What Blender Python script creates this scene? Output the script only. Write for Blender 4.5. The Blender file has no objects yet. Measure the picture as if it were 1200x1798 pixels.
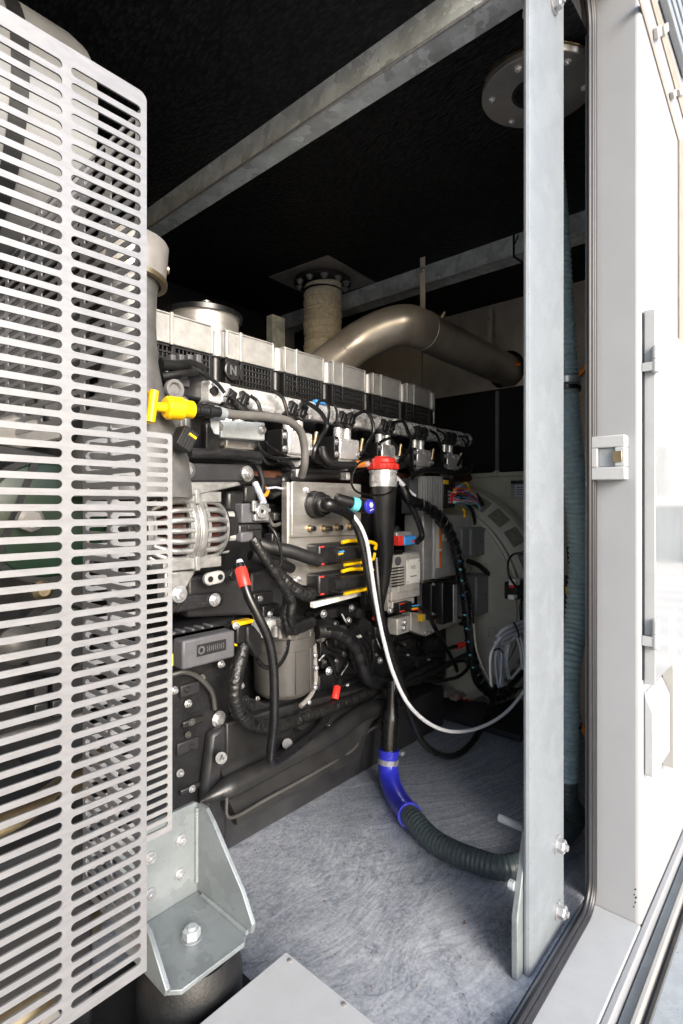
import bpy, bmesh, math, random
from mathutils import Vector as V, Matrix
from mathutils.geometry import tessellate_polygon
random.seed(7)
sc = bpy.context.scene
COL = sc.collection
# ---------------------------------------------------------------- camera
F, CX, CY, CAMZ = 948.6, 600.0, 888.0, 1.0
FX, FY = .7467, .6651            # camera forward in world xy
cd = bpy.data.cameras.new('camera'); cam = bpy.data.objects.new('camera', cd); COL.objects.link(cam)
cd.sensor_fit = 'VERTICAL'; cd.sensor_height = 36; cd.sensor_width = 36
cd.lens = F / 1798 * 36; cd.shift_y = -11 / 1798; cd.clip_start = .02; cd.clip_end = 500
cam.location = (0, 0, CAMZ); cam.rotation_euler = (math.pi / 2, 0, math.atan2(FY, FX) - math.pi / 2)
sc.camera = cam
# ---------------------------------------------------------------- light
w = bpy.data.worlds.new('World'); sc.world = w; w.use_nodes = True
nt = w.node_tree; bg = nt.nodes['Background']
sky = nt.nodes.new('ShaderNodeTexSky'); sky.sky_type = 'NISHITA'; sky.sun_disc = False
SUN_EL, SUN_AZ = math.radians(23), math.radians(-110)      # direction towards the sun (azimuth from +x)
sky.sun_elevation = SUN_EL; sky.sun_rotation = math.pi / 2 - SUN_AZ
sky.dust_density = 2.5; sky.air_density = 1.0; sky.ozone_density = 1.0
nt.links.new(sky.outputs[0], bg.inputs[0]); bg.inputs[1].default_value = .10
sl = bpy.data.lights.new('sun', 'SUN'); so = bpy.data.objects.new('sun', sl); COL.objects.link(so)
sl.energy = 1.5; sl.angle = math.radians(32); sl.color = (1, .99, .975)
sd = V((math.cos(SUN_EL) * math.cos(SUN_AZ), math.cos(SUN_EL) * math.sin(SUN_AZ), math.sin(SUN_EL)))
so.rotation_euler = sd.to_track_quat('Z', 'Y').to_euler(); so.location = sd * 20
sc.view_settings.view_transform = 'Standard'; sc.view_settings.look = 'None'
sc.view_settings.exposure = 1.95; sc.view_settings.gamma = 1
sc.cycles.max_bounces = 10; sc.cycles.diffuse_bounces = 6; sc.cycles.glossy_bounces = 5
# ---------------------------------------------------------------- measuring helpers (photo pixel + known plane -> point in metres)
def dirn(u):
    a = (u - CX) / F
    return FY * a + FX, FY - FX * a
def Q(u, v, y):
    dx, dy = dirn(u); Y = y / dy
    return V((dx * Y, y, CAMZ - (v - CY) / F * Y))
def QX(u, v, x):
    dx, dy = dirn(u); Y = x / dx
    return V((x, dy * Y, CAMZ - (v - CY) / F * Y))
def QZ(u, v, z):
    Y = (CAMZ - z) * F / (v - CY); dx, dy = dirn(u)
    return V((dx * Y, dy * Y, z))
def QD(u, v, Y):
    dx, dy = dirn(u)
    return V((dx * Y, dy * Y, CAMZ - (v - CY) / F * Y))
# ---------------------------------------------------------------- materials
def mat(name, c, rough=.5, metal=0., var=.15, scale=25., bump=0., bscale=80., stretch=None, coat=0., c2=None, speck=0., spec=.5, detail=4):
    m = bpy.data.materials.new(name); m.use_nodes = True
    t = m.node_tree; N = t.nodes; L = t.links; b = N['Principled BSDF']
    tc = N.new('ShaderNodeTexCoord'); mp = N.new('ShaderNodeMapping'); L.new(tc.outputs['Object'], mp.inputs[0])
    if stretch: mp.inputs['Scale'].default_value = stretch
    n = N.new('ShaderNodeTexNoise'); n.inputs['Scale'].default_value = scale; n.inputs['Detail'].default_value = detail; n.inputs['Roughness'].default_value = .65
    L.new(mp.outputs[0], n.inputs[0])
    r = N.new('ShaderNodeValToRGB'); e = r.color_ramp.elements
    lo = c2 if c2 else tuple(x * (1 - var) for x in c); hi = c if c2 else tuple(min(1, x * (1 + var)) for x in c)
    e[0].position = .33; e[1].position = .67; e[0].color = (*lo, 1); e[1].color = (*hi, 1)
    L.new(n.outputs[0], r.inputs[0]); col = r.outputs[0]
    if speck:
        vo = N.new('ShaderNodeTexNoise'); vo.inputs['Scale'].default_value = 420; vo.inputs['Detail'].default_value = 1; L.new(tc.outputs['Object'], vo.inputs[0])
        rr = N.new('ShaderNodeValToRGB'); rr.color_ramp.elements[0].position = .66; rr.color_ramp.elements[1].position = .70
        rr.color_ramp.elements[0].color = (0, 0, 0, 1); rr.color_ramp.elements[1].color = (speck, speck, speck, 1); L.new(vo.outputs[0], rr.inputs[0])
        mx = N.new('ShaderNodeMix'); mx.data_type = 'RGBA'; L.new(rr.outputs[0], mx.inputs[0]); L.new(col, mx.inputs[6]); mx.inputs[7].default_value = (.4, .4, .4, 1)
        col = mx.outputs[2]
    L.new(col, b.inputs['Base Color'])
    mr = N.new('ShaderNodeMapRange'); mr.inputs['To Min'].default_value = max(.02, rough - .1); mr.inputs['To Max'].default_value = min(1, rough + .12)
    L.new(n.outputs[0], mr.inputs[0]); L.new(mr.outputs[0], b.inputs['Roughness'])
    b.inputs['Metallic'].default_value = metal; b.inputs['Coat Weight'].default_value = coat; b.inputs['Coat Roughness'].default_value = .1
    b.inputs['Specular IOR Level'].default_value = spec
    if bump:
        n2 = N.new('ShaderNodeTexNoise'); n2.inputs['Scale'].default_value = bscale; n2.inputs['Detail'].default_value = 3; L.new(mp.outputs[0], n2.inputs[0])
        bp = N.new('ShaderNodeBump'); bp.inputs['Strength'].default_value = bump; bp.inputs['Distance'].default_value = .004
        L.new(n2.outputs[0], bp.inputs['Height']); L.new(bp.outputs[0], b.inputs['Normal'])
    return m
def galv(name, c, metal=.5, rough=.45, sp=28, amt=.22):
    m = mat(name, c, rough, metal, amt * .7, 9)
    t = m.node_tree; N = t.nodes; L = t.links; b = N['Principled BSDF']
    src = b.inputs['Base Color'].links[0].from_socket
    tc = N.new('ShaderNodeTexCoord'); vo = N.new('ShaderNodeTexVoronoi'); vo.inputs['Scale'].default_value = sp; vo.inputs['Randomness'].default_value = 1
    ns = N.new('ShaderNodeTexNoise'); ns.inputs['Scale'].default_value = 40; L.new(tc.outputs['Object'], ns.inputs[0])
    mv = N.new('ShaderNodeMix'); mv.data_type = 'RGBA'; mv.inputs[0].default_value = .06; L.new(tc.outputs['Object'], mv.inputs[6]); L.new(ns.outputs[1], mv.inputs[7]); L.new(mv.outputs[2], vo.inputs[0])
    bw = N.new('ShaderNodeRGBToBW'); L.new(vo.outputs['Color'], bw.inputs[0])
    mr = N.new('ShaderNodeMapRange'); mr.inputs['To Min'].default_value = 1 - amt; mr.inputs['To Max'].default_value = 1 + amt; L.new(bw.outputs[0], mr.inputs[0])
    hs = N.new('ShaderNodeHueSaturation'); L.new(src, hs.inputs['Color']); L.new(mr.outputs[0], hs.inputs['Value']); 
    # fine zinc grain and the odd rust pit
    fn = N.new('ShaderNodeTexNoise'); fn.inputs['Scale'].default_value = 190; fn.inputs['Detail'].default_value = 2; L.new(tc.outputs['Object'], fn.inputs[0])
    rr = N.new('ShaderNodeValToRGB'); rr.color_ramp.elements[0].position = .69; rr.color_ramp.elements[1].position = .73
    rr.color_ramp.elements[0].color = (0, 0, 0, 1); rr.color_ramp.elements[1].color = (.7, .7, .7, 1); L.new(fn.outputs[0], rr.inputs[0])
    mx = N.new('ShaderNodeMix'); mx.data_type = 'RGBA'; L.new(rr.outputs[0], mx.inputs[0]); L.new(hs.outputs[0], mx.inputs[6]); mx.inputs[7].default_value = (.12, .1, .08, 1)
    L.new(mx.outputs[2], b.inputs['Base Color'])
    bp = N.new('ShaderNodeBump'); bp.inputs['Strength'].default_value = .12; bp.inputs['Distance'].default_value = .003; L.new(fn.outputs[0], bp.inputs['Height']); L.new(bp.outputs[0], b.inputs['Normal'])
    return m
M = {}
M['galv'] = galv('galvanised_steel', (.40, .43, .45), .4, .45, 34, .09)
M['galv_blue'] = galv('galvanised_post', (.185, .205, .225), .3, .45, 30, .07)
M['galv_green'] = galv('galvanised_plate', (.225, .248, .258), .45, .42, 16, .14)
M['galv_beam'] = galv('galvanised_beam', (.62, .66, .66), .3, .42, 26, .28)
M['inox'] = mat('brushed_steel', (.25, .249, .258), .42, .55, .08, 30, .05, 200, (1, 1, 4))
M['inox_plate'] = mat('steel_plate', (.58, .56, .53), .36, .8, .1, 12, .04, 300, (1, 1, 6))
M['alu_cast'] = mat('cast_aluminium', (.44, .435, .425), .46, .55, .14, 30, .25, 260)
M['alu'] = mat('machined_aluminium', (.84, .84, .845), .26, .6, .10, 18)
M['alu_grey'] = mat('grey_cast_housing', (.16, .158, .155), .5, .5, .2, 24, .2, 200)
M['ecu'] = mat('control_box_aluminium', (.52, .50, .47), .48, .35, .12, 20, .15, 240)
M['heatsink'] = mat('heatsink_aluminium', (.42, .42, .42), .42, .4, .12, 30, .1, 240)
M['zinc'] = mat('zinc_bolt', (.46, .46, .47), .3, .7, .2, 60)
M['black_paint'] = mat('black_engine_paint', (.012, .012, .013), .32, 0, .35, 14, .3, 160, speck=.16, spec=.35)
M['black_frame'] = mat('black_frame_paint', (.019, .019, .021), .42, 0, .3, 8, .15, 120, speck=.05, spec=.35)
M['black_plastic'] = mat('black_plastic', (.010, .010, .011), .36, 0, .25, 30, .1, 200)
M['grey_plastic'] = mat('charcoal_plastic', (.075, .075, .083), .5, 0, .12, 30, .12, 300)
M['dark_plastic'] = mat('dark_plastic', (.015, .015, .0155), .36, 0, .25, 12, .12, 120)
M['filter'] = mat('grey_filter_paint', (.075, .072, .068), .36, .3, .15, 10, .08, 100)
M['rubber'] = mat('black_rubber', (.008, .008, .0085), .5, 0, .25, 30, .15, 160)
M['cable'] = mat('black_cable_sheath', (.007, .007, .0075), .28, 0, .2, 30)
M['loom'] = mat('taped_loom', (.009, .009, .009), .36, 0, .45, 45, .9, 110, spec=.5)
M['seal'] = mat('rubber_seal', (.012, .012, .015), .42, 0, .2, 60)
M['hose'] = mat('green_grey_hose', (.24, .33, .345), .34, 0, .15, 40)
M['grey_hose'] = mat('grey_hose', (.11, .105, .1), .5, 0, .12, 30)
M['dark_hose'] = mat('dark_green_hose', (.04, .055, .058), .4, 0, .15, 40)
M['yellow'] = mat('yellow_plastic', (.85, .50, .005), .35, 0, .06, 30)
M['red'] = mat('red_plastic', (.72, .035, .025), .35, 0, .06, 30)
M['red_wind'] = mat('copper_winding', (.035, .007, .004), .55, 0, .5, 90, .6, 140)
M['blue'] = mat('blue_silicone', (.025, .03, .46), .3, 0, .08, 20, coat=.4)
M['lblue'] = mat('light_blue_plastic', (.05, .28, .68), .35, 0, .06, 30)
M['cyan'] = mat('cyan_band', (.15, .62, .68), .4, 0, .05, 30)
M['orange'] = mat('orange_plastic', (.75, .22, .02), .4, 0, .1, 30)
M['white_wire'] = mat('white_cable', (.72, .73, .76), .35, 0, .06, 30)
M['grey_wire'] = mat('grey_cable', (.36, .38, .44), .4, 0, .1, 30)
M['green_paint'] = mat('green_enamel', (.003, .020, .006), .35, 0, .2, 14)
M['rust'] = mat('rusty_steel', (.06, .018, .008), .7, .1, .4, 40, .4, 160)
M['bronze'] = mat('bronzed_steel', (.40, .31, .19), .3, .9, .2, 10)
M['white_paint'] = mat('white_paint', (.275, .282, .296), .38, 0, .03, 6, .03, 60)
M['cream_paint'] = mat('cream_paint', (.33, .325, .31), .4, 0, .04, 6)
M['cover_paint'] = mat('grey_white_lid', (.36, .37, .38), .4, 0, .04, 20, .06, 400)
M['beige'] = mat('beige_generator_paint', (.34, .33, .275), .42, 0, .12, 7, .05, 60)
M['tan'] = mat('tan_lining', (.30, .25, .20), .6, 0, .12, 5, .05, 80)
M['exhaust'] = mat('heat_tinted_steel', (.46, .41, .345), .3, .6, .22, 5, 0)
M['baffle'] = mat('dull_brown_steel', (.60, .535, .455), .5, .05, .22, 4, .05, 60)
M['wrap'] = mat('fibre_wrap', (.56, .51, .40), .9, 0, .22, 60, .7, 220)
M['flange'] = mat('flange_steel', (.27, .258, .245), .42, .35, .2, 10, .05, 90)
M['black_foam_flat'] = mat('black_lining', (.006, .006, .008), .7, 0, .4, 40, .3, 100)
M['label'] = mat('paper_label', (.74, .72, .68), .5, 0, .06, 60)
M['ink'] = mat('label_ink', (.16, .15, .14), .6, 0, .1, 30)
M['hinge_grey'] = mat('grey_lock_insert', (.30, .32, .34), .4, .3, .08, 20)
M['brown_strip'] = mat('brown_sealant', (.26, .22, .18), .6, 0, .15, 20)
M['duct'] = mat('pale_duct_metal', (.30, .30, .30), .35, .45, .15, 6)
M['relay_grey'] = mat('relay_grey', (.15, .15, .155), .42, 0, .1, 30, .1, 200)
M['hall_white'] = mat('hall_white', (.72, .72, .71), .6, 0, .05, .5)
M['inox_bright'] = mat('bright_brushed_steel', (.31, .308, .315), .42, .5, .08, 30, .05, 200, (1, 1, 4))
M['alt'] = mat('alternator_casting', (.31, .31, .305), .38, .65, .2, 40, .3, 260)
M['vent_dark'] = mat('vent_mesh', (.13, .125, .10), .6, 0, .3, 60)
M['shiny_white'] = mat('mirror_gloss_panel', (.86, .86, .85), .07, .92, .02, 4)
# lining on the ceiling: pimpled black foam
def foam():
    m = bpy.data.materials.new('pimpled_foam'); m.use_nodes = True; t = m.node_tree; N = t.nodes; L = t.links; b = N['Principled BSDF']
    tc = N.new('ShaderNodeTexCoord'); mp = N.new('ShaderNodeMapping'); mp.inputs['Scale'].default_value = (70, 26, 1); mp.inputs['Rotation'].default_value = (0, 0, .5); L.new(tc.outputs['Object'], mp.inputs[0])
    vo = N.new('ShaderNodeTexVoronoi'); vo.inputs['Scale'].default_value = 1.6; L.new(mp.outputs[0], vo.inputs[0])
    r = N.new('ShaderNodeValToRGB'); r.color_ramp.elements[0].color = (.022, .022, .022, 1); r.color_ramp.elements[1].color = (.003, .003, .004, 1); r.color_ramp.elements[1].position = .6
    L.new(vo.outputs['Distance'], r.inputs[0]); L.new(r.outputs[0], b.inputs['Base Color'])
    bp = N.new('ShaderNodeBump'); bp.inputs['Strength'].default_value = .8; bp.inputs['Distance'].default_value = .006; bp.invert = True
    L.new(vo.outputs['Distance'], bp.inputs['Height']); L.new(bp.outputs[0], b.inputs['Normal']); b.inputs['Roughness'].default_value = .6; b.inputs['Specular IOR Level'].default_value = .25
    return m
M['foam'] = foam()
# galvanised floor with wiped swirls and grit
def floor_mat():
    m = bpy.data.materials.new('galvanised_floor'); m.use_nodes = True; t = m.node_tree; N = t.nodes; L = t.links; b = N['Principled BSDF']
    tc = N.new('ShaderNodeTexCoord')
    def noise(scale, det, dist=0, rough=.6, st=None, rot=0):
        mp = N.new('ShaderNodeMapping'); L.new(tc.outputs['Object'], mp.inputs[0]); mp.inputs['Rotation'].default_value = (0, 0, rot)
        if st: mp.inputs['Scale'].default_value = st
        n = N.new('ShaderNodeTexNoise'); n.inputs['Scale'].default_value = scale; n.inputs['Detail'].default_value = det; n.inputs['Distortion'].default_value = dist; n.inputs['Roughness'].default_value = rough
        L.new(mp.outputs[0], n.inputs[0]); return n.outputs[0]
    def ramp(s, a, c, lo=(0, 0, 0), hi=(1, 1, 1)):
        r = N.new('ShaderNodeValToRGB'); r.color_ramp.elements[0].position = a; r.color_ramp.elements[1].position = c
        r.color_ramp.elements[0].color = (*lo, 1); r.color_ramp.elements[1].color = (*hi, 1); L.new(s, r.inputs[0]); return r.outputs[0]
    def mix(f, a, c, mode='MIX'):
        x = N.new('ShaderNodeMix'); x.data_type = 'RGBA'; x.blend_type = mode
        if isinstance(f, float): x.inputs[0].default_value = f
        else: L.new(f, x.inputs[0])
        for s, k in ((a, 6), (c, 7)):
            if isinstance(s, tuple): x.inputs[k].default_value = (*s, 1)
            else: L.new(s, x.inputs[k])
        return x.outputs[2]
    # swirling wipe marks: rings about two wandering centres
    wv = N.new('ShaderNodeTexWave'); wv.wave_type = 'RINGS'; wv.rings_direction = 'Z'; wv.inputs['Scale'].default_value = 11; wv.inputs['Distortion'].default_value = 16; wv.inputs['Detail'].default_value = 4; wv.inputs['Detail Scale'].default_value = 1.1; wv.inputs['Detail Roughness'].default_value = .6
    mp = N.new('ShaderNodeMapping'); mp.inputs['Location'].default_value = (-1.75, -.62, 0); L.new(tc.outputs['Object'], mp.inputs[0]); L.new(mp.outputs[0], wv.inputs[0])
    def arcs(cx, cy, fr, ft, seed):
        sb = N.new('ShaderNodeVectorMath'); sb.operation = 'SUBTRACT'; sb.inputs[1].default_value = (cx, cy, 0); L.new(tc.outputs['Object'], sb.inputs[0])
        wb = N.new('ShaderNodeTexNoise'); wb.inputs['Scale'].default_value = 3; L.new(tc.outputs['Object'], wb.inputs[0])
        ad = N.new('ShaderNodeMix'); ad.data_type = 'RGBA'; ad.inputs[0].default_value = .16; L.new(sb.outputs[0], ad.inputs[6]); L.new(wb.outputs[1], ad.inputs[7])
        sx = N.new('ShaderNodeSeparateXYZ'); L.new(ad.outputs[2], sx.inputs[0])
        ln = N.new('ShaderNodeVectorMath'); ln.operation = 'LENGTH'; L.new(ad.outputs[2], ln.inputs[0])
        at = N.new('ShaderNodeMath'); at.operation = 'ARCTAN2'; L.new(sx.outputs[1], at.inputs[0]); L.new(sx.outputs[0], at.inputs[1])
        m1 = N.new('ShaderNodeMath'); m1.operation = 'MULTIPLY'; m1.inputs[1].default_value = fr; L.new(ln.outputs['Value'], m1.inputs[0])
        m2 = N.new('ShaderNodeMath'); m2.operation = 'MULTIPLY'; m2.inputs[1].default_value = ft; L.new(at.outputs[0], m2.inputs[0])
        cb = N.new('ShaderNodeCombineXYZ'); cb.inputs[2].default_value = seed; L.new(m1.outputs[0], cb.inputs[0]); L.new(m2.outputs[0], cb.inputs[1])
        n = N.new('ShaderNodeTexNoise'); n.inputs['Scale'].default_value = 1; n.inputs['Detail'].default_value = 5; n.inputs['Roughness'].default_value = .62; L.new(cb.outputs[0], n.inputs[0])
        return n.outputs[0]
    fine = noise(60, 5, .4, .7)
    grit = noise(130, 2, 0, .7)
    patch = noise(3.4, 7, 1.6, .6)
    big = noise(1.5, 3, .6, .5)
    gx = N.new('ShaderNodeSeparateXYZ'); L.new(tc.outputs['Object'], gx.inputs[0])
    DK, LT = (.08, .105, .16), (.68, .71, .77)
    base = ramp(patch, .36, .60, (.19, .22, .285), (.60, .63, .69))
    base = mix(.34, base, ramp(arcs(1.0, 1.6, 120, 7, 1.), .36, .66, DK, LT))
    base = mix(ramp(big, .46, .56, (.05, .05, .05), (.42, .42, .42)), base, ramp(arcs(.2, .2, 150, 12, 4.), .38, .62, DK, LT))
    base = mix(ramp(arcs(2.2, 2.4, 90, 6, 7.), .58, .68, (0, 0, 0), (.55, .55, .55)), base, DK)
    base = mix(ramp(arcs(.0, 2.0, 100, 9, 11.), .58, .68, (0, 0, 0), (.5, .5, .5)), base, LT)
    sw = ramp(arcs(1.55, .75, 130, 3, 15.), .34, .68, (.11, .135, .18), (.40, .43, .48))
    cl = ramp(noise(4.5, 6, 2.5, .6), .52, .62, (0, 0, 0), (.6, .6, .6))
    base = mix(cl, base, ramp(noise(38, 6, 2.5, .7), .42, .58, DK, (.50, .53, .58)))
    far = mix(.5, ramp(gx.outputs[0], .35, .75), ramp(noise(1.6, 2, .3), .4, .6))
    base = mix(ramp(far, .42, .62, (0, 0, 0), (.85, .85, .85)), base, sw)
    base = mix(.14, base, ramp(fine, .40, .60, (.06, .08, .12), (.70, .72, .75)))
    base = mix(.12, base, ramp(grit, .44, .58, (.06, .07, .09), (.72, .73, .75)))
    sp = ramp(noise(70, 2), .70, .72)
    base = mix(sp, base, (.20, .12, .06))
    L.new(base, b.inputs['Base Color']); b.inputs['Metallic'].default_value = .35
    rr = N.new('ShaderNodeMapRange'); rr.inputs['To Min'].default_value = .28; rr.inputs['To Max'].default_value = .5; L.new(fine, rr.inputs[0]); L.new(rr.outputs[0], b.inputs['Roughness'])
    bp = N.new('ShaderNodeBump'); bp.inputs['Strength'].default_value = .10; bp.inputs['Distance'].default_value = .002; L.new(grit, bp.inputs['Height']); L.new(bp.outputs[0], b.inputs['Normal'])
    return m
M['floor'] = floor_mat()
def ground_mat():
    m = mat('pale_concrete', (.50, .48, .45), .8, 0, .12, 1.2)
    t = m.node_tree; N = t.nodes; L = t.links; b = N['Principled BSDF']; src = b.inputs['Base Color'].links[0].from_socket
    tc = N.new('ShaderNodeTexCoord'); wv = N.new('ShaderNodeTexWave'); wv.bands_direction = 'X'; wv.inputs['Scale'].default_value = .35; wv.inputs['Distortion'].default_value = 1.5; wv.inputs['Detail'].default_value = 3; L.new(tc.outputs['Object'], wv.inputs[0])
    mr = N.new('ShaderNodeMapRange'); mr.inputs['To Min'].default_value = .86; mr.inputs['To Max'].default_value = 1.05; L.new(wv.outputs[0], mr.inputs[0])
    hs = N.new('ShaderNodeHueSaturation'); L.new(src, hs.inputs['Color']); L.new(mr.outputs[0], hs.inputs['Value']); L.new(hs.outputs[0], b.inputs['Base Color'])
    return m
M['ground'] = ground_mat()
# ---------------------------------------------------------------- mesh helpers
def basis(d):
    d = d.normalized(); a = V((0, 0, 1)) if abs(d.z) < .9 else V((1, 0, 0))
    n = d.cross(a).normalized(); return n, n.cross(d).normalized()
def spline(pts, per=7):
    if len(pts) < 3: return [V(p) for p in pts]
    P = [2 * V(pts[0]) - V(pts[1])] + [V(p) for p in pts] + [2 * V(pts[-1]) - V(pts[-2])]; out = []
    for i in range(1, len(P) - 2):
        p0, p1, p2, p3 = P[i - 1:i + 3]
        for k in range(per):
            t = k / per
            out.append(.5 * (2 * p1 + (p2 - p0) * t + (2 * p0 - 5 * p1 + 4 * p2 - p3) * t * t + (3 * p1 - p0 - 3 * p2 + p3) * t ** 3))
    out.append(P[-2]); return out
def resample(pts, step):
    out = [pts[0]]; acc = 0
    for a, b in zip(pts, pts[1:]):
        d = (b - a).length
        if d == 0: continue
        t = step - acc
        while t <= d:
            out.append(a + (b - a) * (t / d)); t += step
        acc = d - (t - step)
    return out
def frames(pts):
    n = None; out = []
    for i, p in enumerate(pts):
        d = (pts[min(i + 1, len(pts) - 1)] - pts[max(i - 1, 0)])
        d = d.normalized() if d.length > 0 else V((0, 0, 1))
        if n is None: n, _ = basis(d)
        n = (n - d * n.dot(d)); n = n.normalized() if n.length > 1e-6 else basis(d)[0]
        out.append((p, n, d.cross(n)))
    return out
class MB:
    def __init__(s): s.v = []; s.f = []
    def add(s, vs, fs):
        o = len(s.v); s.v += [V(x) for x in vs]; s.f += [[i + o for i in f] for f in fs]; return s
    def box(s, a, b, R=None):
        c = (V(a) + V(b)) / 2; h = (V(b) - V(a)) / 2
        P = [V((x * h.x, y * h.y, z * h.z)) for x in (-1, 1) for y in (-1, 1) for z in (-1, 1)]
        if R: P = [R @ p for p in P]
        return s.add([c + p for p in P], [[0, 1, 3, 2], [4, 6, 7, 5], [0, 4, 5, 1], [2, 3, 7, 6], [0, 2, 6, 4], [1, 5, 7, 3]])
    def prism(s, P, d):
        n = len(P); P = [V(p) for p in P]; d = V(d)
        return s.add(P + [p + d for p in P], [list(range(n))[::-1], list(range(n, 2 * n))] + [[i, (i + 1) % n, (i + 1) % n + n, i + n] for i in range(n)])
    def lathe(s, p0, d, prof, n=28, sx=None):
        p0 = V(p0); d = V(d).normalized(); a, b = basis(d); vs = []
        for t, r in prof:
            vs += [p0 + d * t + (a * math.cos(2 * math.pi * k / n) + b * math.sin(2 * math.pi * k / n)) * max(r, 1e-5) for k in range(n)]
        fs = []
        for j in range(len(prof) - 1):
            for k in range(n):
                fs.append([j * n + k, j * n + (k + 1) % n, (j + 1) * n + (k + 1) % n, (j + 1) * n + k])
        fs += [list(range(n))[::-1], list(range((len(prof) - 1) * n, len(prof) * n))]
        return s.add(vs, fs)
    def cyl(s, p0, p1, r, r1=None, n=24):
        p0 = V(p0); p1 = V(p1); L = (p1 - p0).length
        return s.lathe(p0, p1 - p0, [(0, r), (L, r if r1 is None else r1)], n)
    def ring(s, p0, d, r0, r1, t, n=36):
        p0 = V(p0); d = V(d).normalized(); a, b = basis(d); vs = []
        for q, r in ((0, r0), (0, r1), (t, r1), (t, r0)):
            vs += [p0 + d * q + (a * math.cos(2 * math.pi * k / n) + b * math.sin(2 * math.pi * k / n)) * r for k in range(n)]
        return s.add(vs, [[j * n + k, j * n + (k + 1) % n, ((j + 1) % 4) * n + (k + 1) % n, ((j + 1) % 4) * n + k] for j in range(4) for k in range(n)])
    def tube(s, pts, r, n=12, rf=None):
        fr = frames(pts); vs = []; L = 0
        for i, (p, a, b) in enumerate(fr):
            if i: L += (p - fr[i - 1][0]).length
            q = rf(L, i) if rf else r
            vs += [p + (a * math.cos(2 * math.pi * k / n) + b * math.sin(2 * math.pi * k / n)) * q for k in range(n)]
        m = len(fr)
        fs = [[j * n + k, j * n + (k + 1) % n, (j + 1) * n + (k + 1) % n, (j + 1) * n + k] for j in range(m - 1) for k in range(n)]
        return s.add(vs, fs + [list(range(n))[::-1], list(range((m - 1) * n, m * n))])
    def bolt(s, p, d, r=.011, h=.009, washer=True):
        p = V(p); d = V(d).normalized()
        if washer: s.lathe(p, d, [(0, r * 1.35), (h * .25, r * 1.35)], 18); p = p + d * h * .25
        s.lathe(p, d, [(0, r), (h * .85, r), (h, r * .86)], 6)
        return s.lathe(p + d * h, d, [(0, r * .5), (h * .35, r * .45)], 12)
    def build(s, name, m, parent=None, bevel=0, ang=35, seg=2):
        me = bpy.data.meshes.new(name); base = V((0, 0, 0)); q = parent
        while q is not None: base = base + q.location; q = q.parent
        loc = V((0, 0, 0))
        if parent is None:
            lo = V([min(v[i] for v in s.v) for i in range(3)]); hi = V([max(v[i] for v in s.v) for i in range(3)])
            loc = V(((lo.x + hi.x) / 2, (lo.y + hi.y) / 2, lo.z)); base = loc
        me.from_pydata([v - base for v in s.v], [], [list(dict.fromkeys(f)) for f in s.f if len(set(f)) > 2]); me.validate()
        bm = bmesh.new(); bm.from_mesh(me); bmesh.ops.recalc_face_normals(bm, faces=bm.faces); bm.to_mesh(me); bm.free()
        me.materials.append(M[m] if isinstance(m, str) else m)
        me.shade_smooth(); me.set_sharp_from_angle(angle=math.radians(ang))
        o = bpy.data.objects.new(name, me); COL.objects.link(o); o.location = loc
        if parent is not None: o.parent = parent
        if bevel:
            bv = o.modifiers.new('edge', 'BEVEL'); bv.width = bevel; bv.segments = seg; bv.limit_method = 'ANGLE'; bv.angle_limit = math.radians(40)
        return o
def tag(o, label, cat, group=None):
    o['label'] = label; o['category'] = cat
    if group: o['group'] = group
    return o
def struct(o, kind='structure'): o['kind'] = kind; return o
def thing(name, label, cat, loc, group=None):
    o = bpy.data.objects.new(name, None); COL.objects.link(o); o.location = loc; o.empty_display_size = .05
    return tag(o, label, cat, group)
def copy_thing(root, dx, label=None):
    r = root.copy(); COL.objects.link(r); r.location = root.location + V(dx)
    if label: r['label'] = label
    for ch in list(root.children):
        c = ch.copy(); COL.objects.link(c); c.parent = r
        for g in list(ch.children):
            d = g.copy(); COL.objects.link(d); d.parent = c
    return r
def copy_part(o, parent, dx):
    c = o.copy(); COL.objects.link(c); c.parent = parent; c.location = o.location + V(dx)
    for g in list(o.children):
        d = g.copy(); COL.objects.link(d); d.parent = c
    return c
def yslab(name, px, y, t, m, parent=None, bevel=.003):
    return MB().prism([Q(u, v, y) for u, v in px], (0, t, 0)).build(name, m, parent, bevel)
def xslab(name, px, x, t, m, parent=None, bevel=.003):
    return MB().prism([QX(u, v, x) for u, v in px], (t, 0, 0)).build(name, m, parent, bevel)
def ybox(u0, v0, u1, v1, y):
    um = (u0 + u1) / 2; a = Q(u0, v0, y); b = Q(u1, v1, y)
    return a.x, b.x, Q(um, v1, y).z, Q(um, v0, y).z       # x0,x1,z0,z1 of an upright box whose front lies at depth y
def ybx(name, u0, v0, u1, v1, y, t, m, parent=None, bevel=.004):
    x0, x1, z0, z1 = ybox(u0, v0, u1, v1, y)
    return MB().box((x0, y, z0), (x1, y + t, z1)).build(name, m, parent, bevel)
def bolts(spec, d, parent, r=.011, m='zinc', name='bolt'):
    for p in spec: MB().bolt(p, d, r).build(name, m, parent)
def hosepts(px): return spline([Q(*p) for p in px], 8)
def text(name, s, loc, size, m, parent, rot=(math.pi / 2, 0, 0), ext=.0006):
    c = bpy.data.curves.new(name, 'FONT'); c.body = s; c.size = size; c.extrude = ext; c.align_x = 'CENTER'; c.align_y = 'CENTER'; c.materials.append(M[m])
    t = bpy.data.objects.new(name, c); me = bpy.data.meshes.new_from_object(t); bpy.data.objects.remove(t)
    o = bpy.data.objects.new(name, me); COL.objects.link(o); o.parent = parent
    base = V((0, 0, 0)); q = parent
    while q is not None: base = base + q.location; q = q.parent
    o.location = V(loc) - base; o.rotation_euler = rot
    return o
UP, XP, YP = V((0, 0, 1)), V((1, 0, 0)), V((0, 1, 0))
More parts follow.
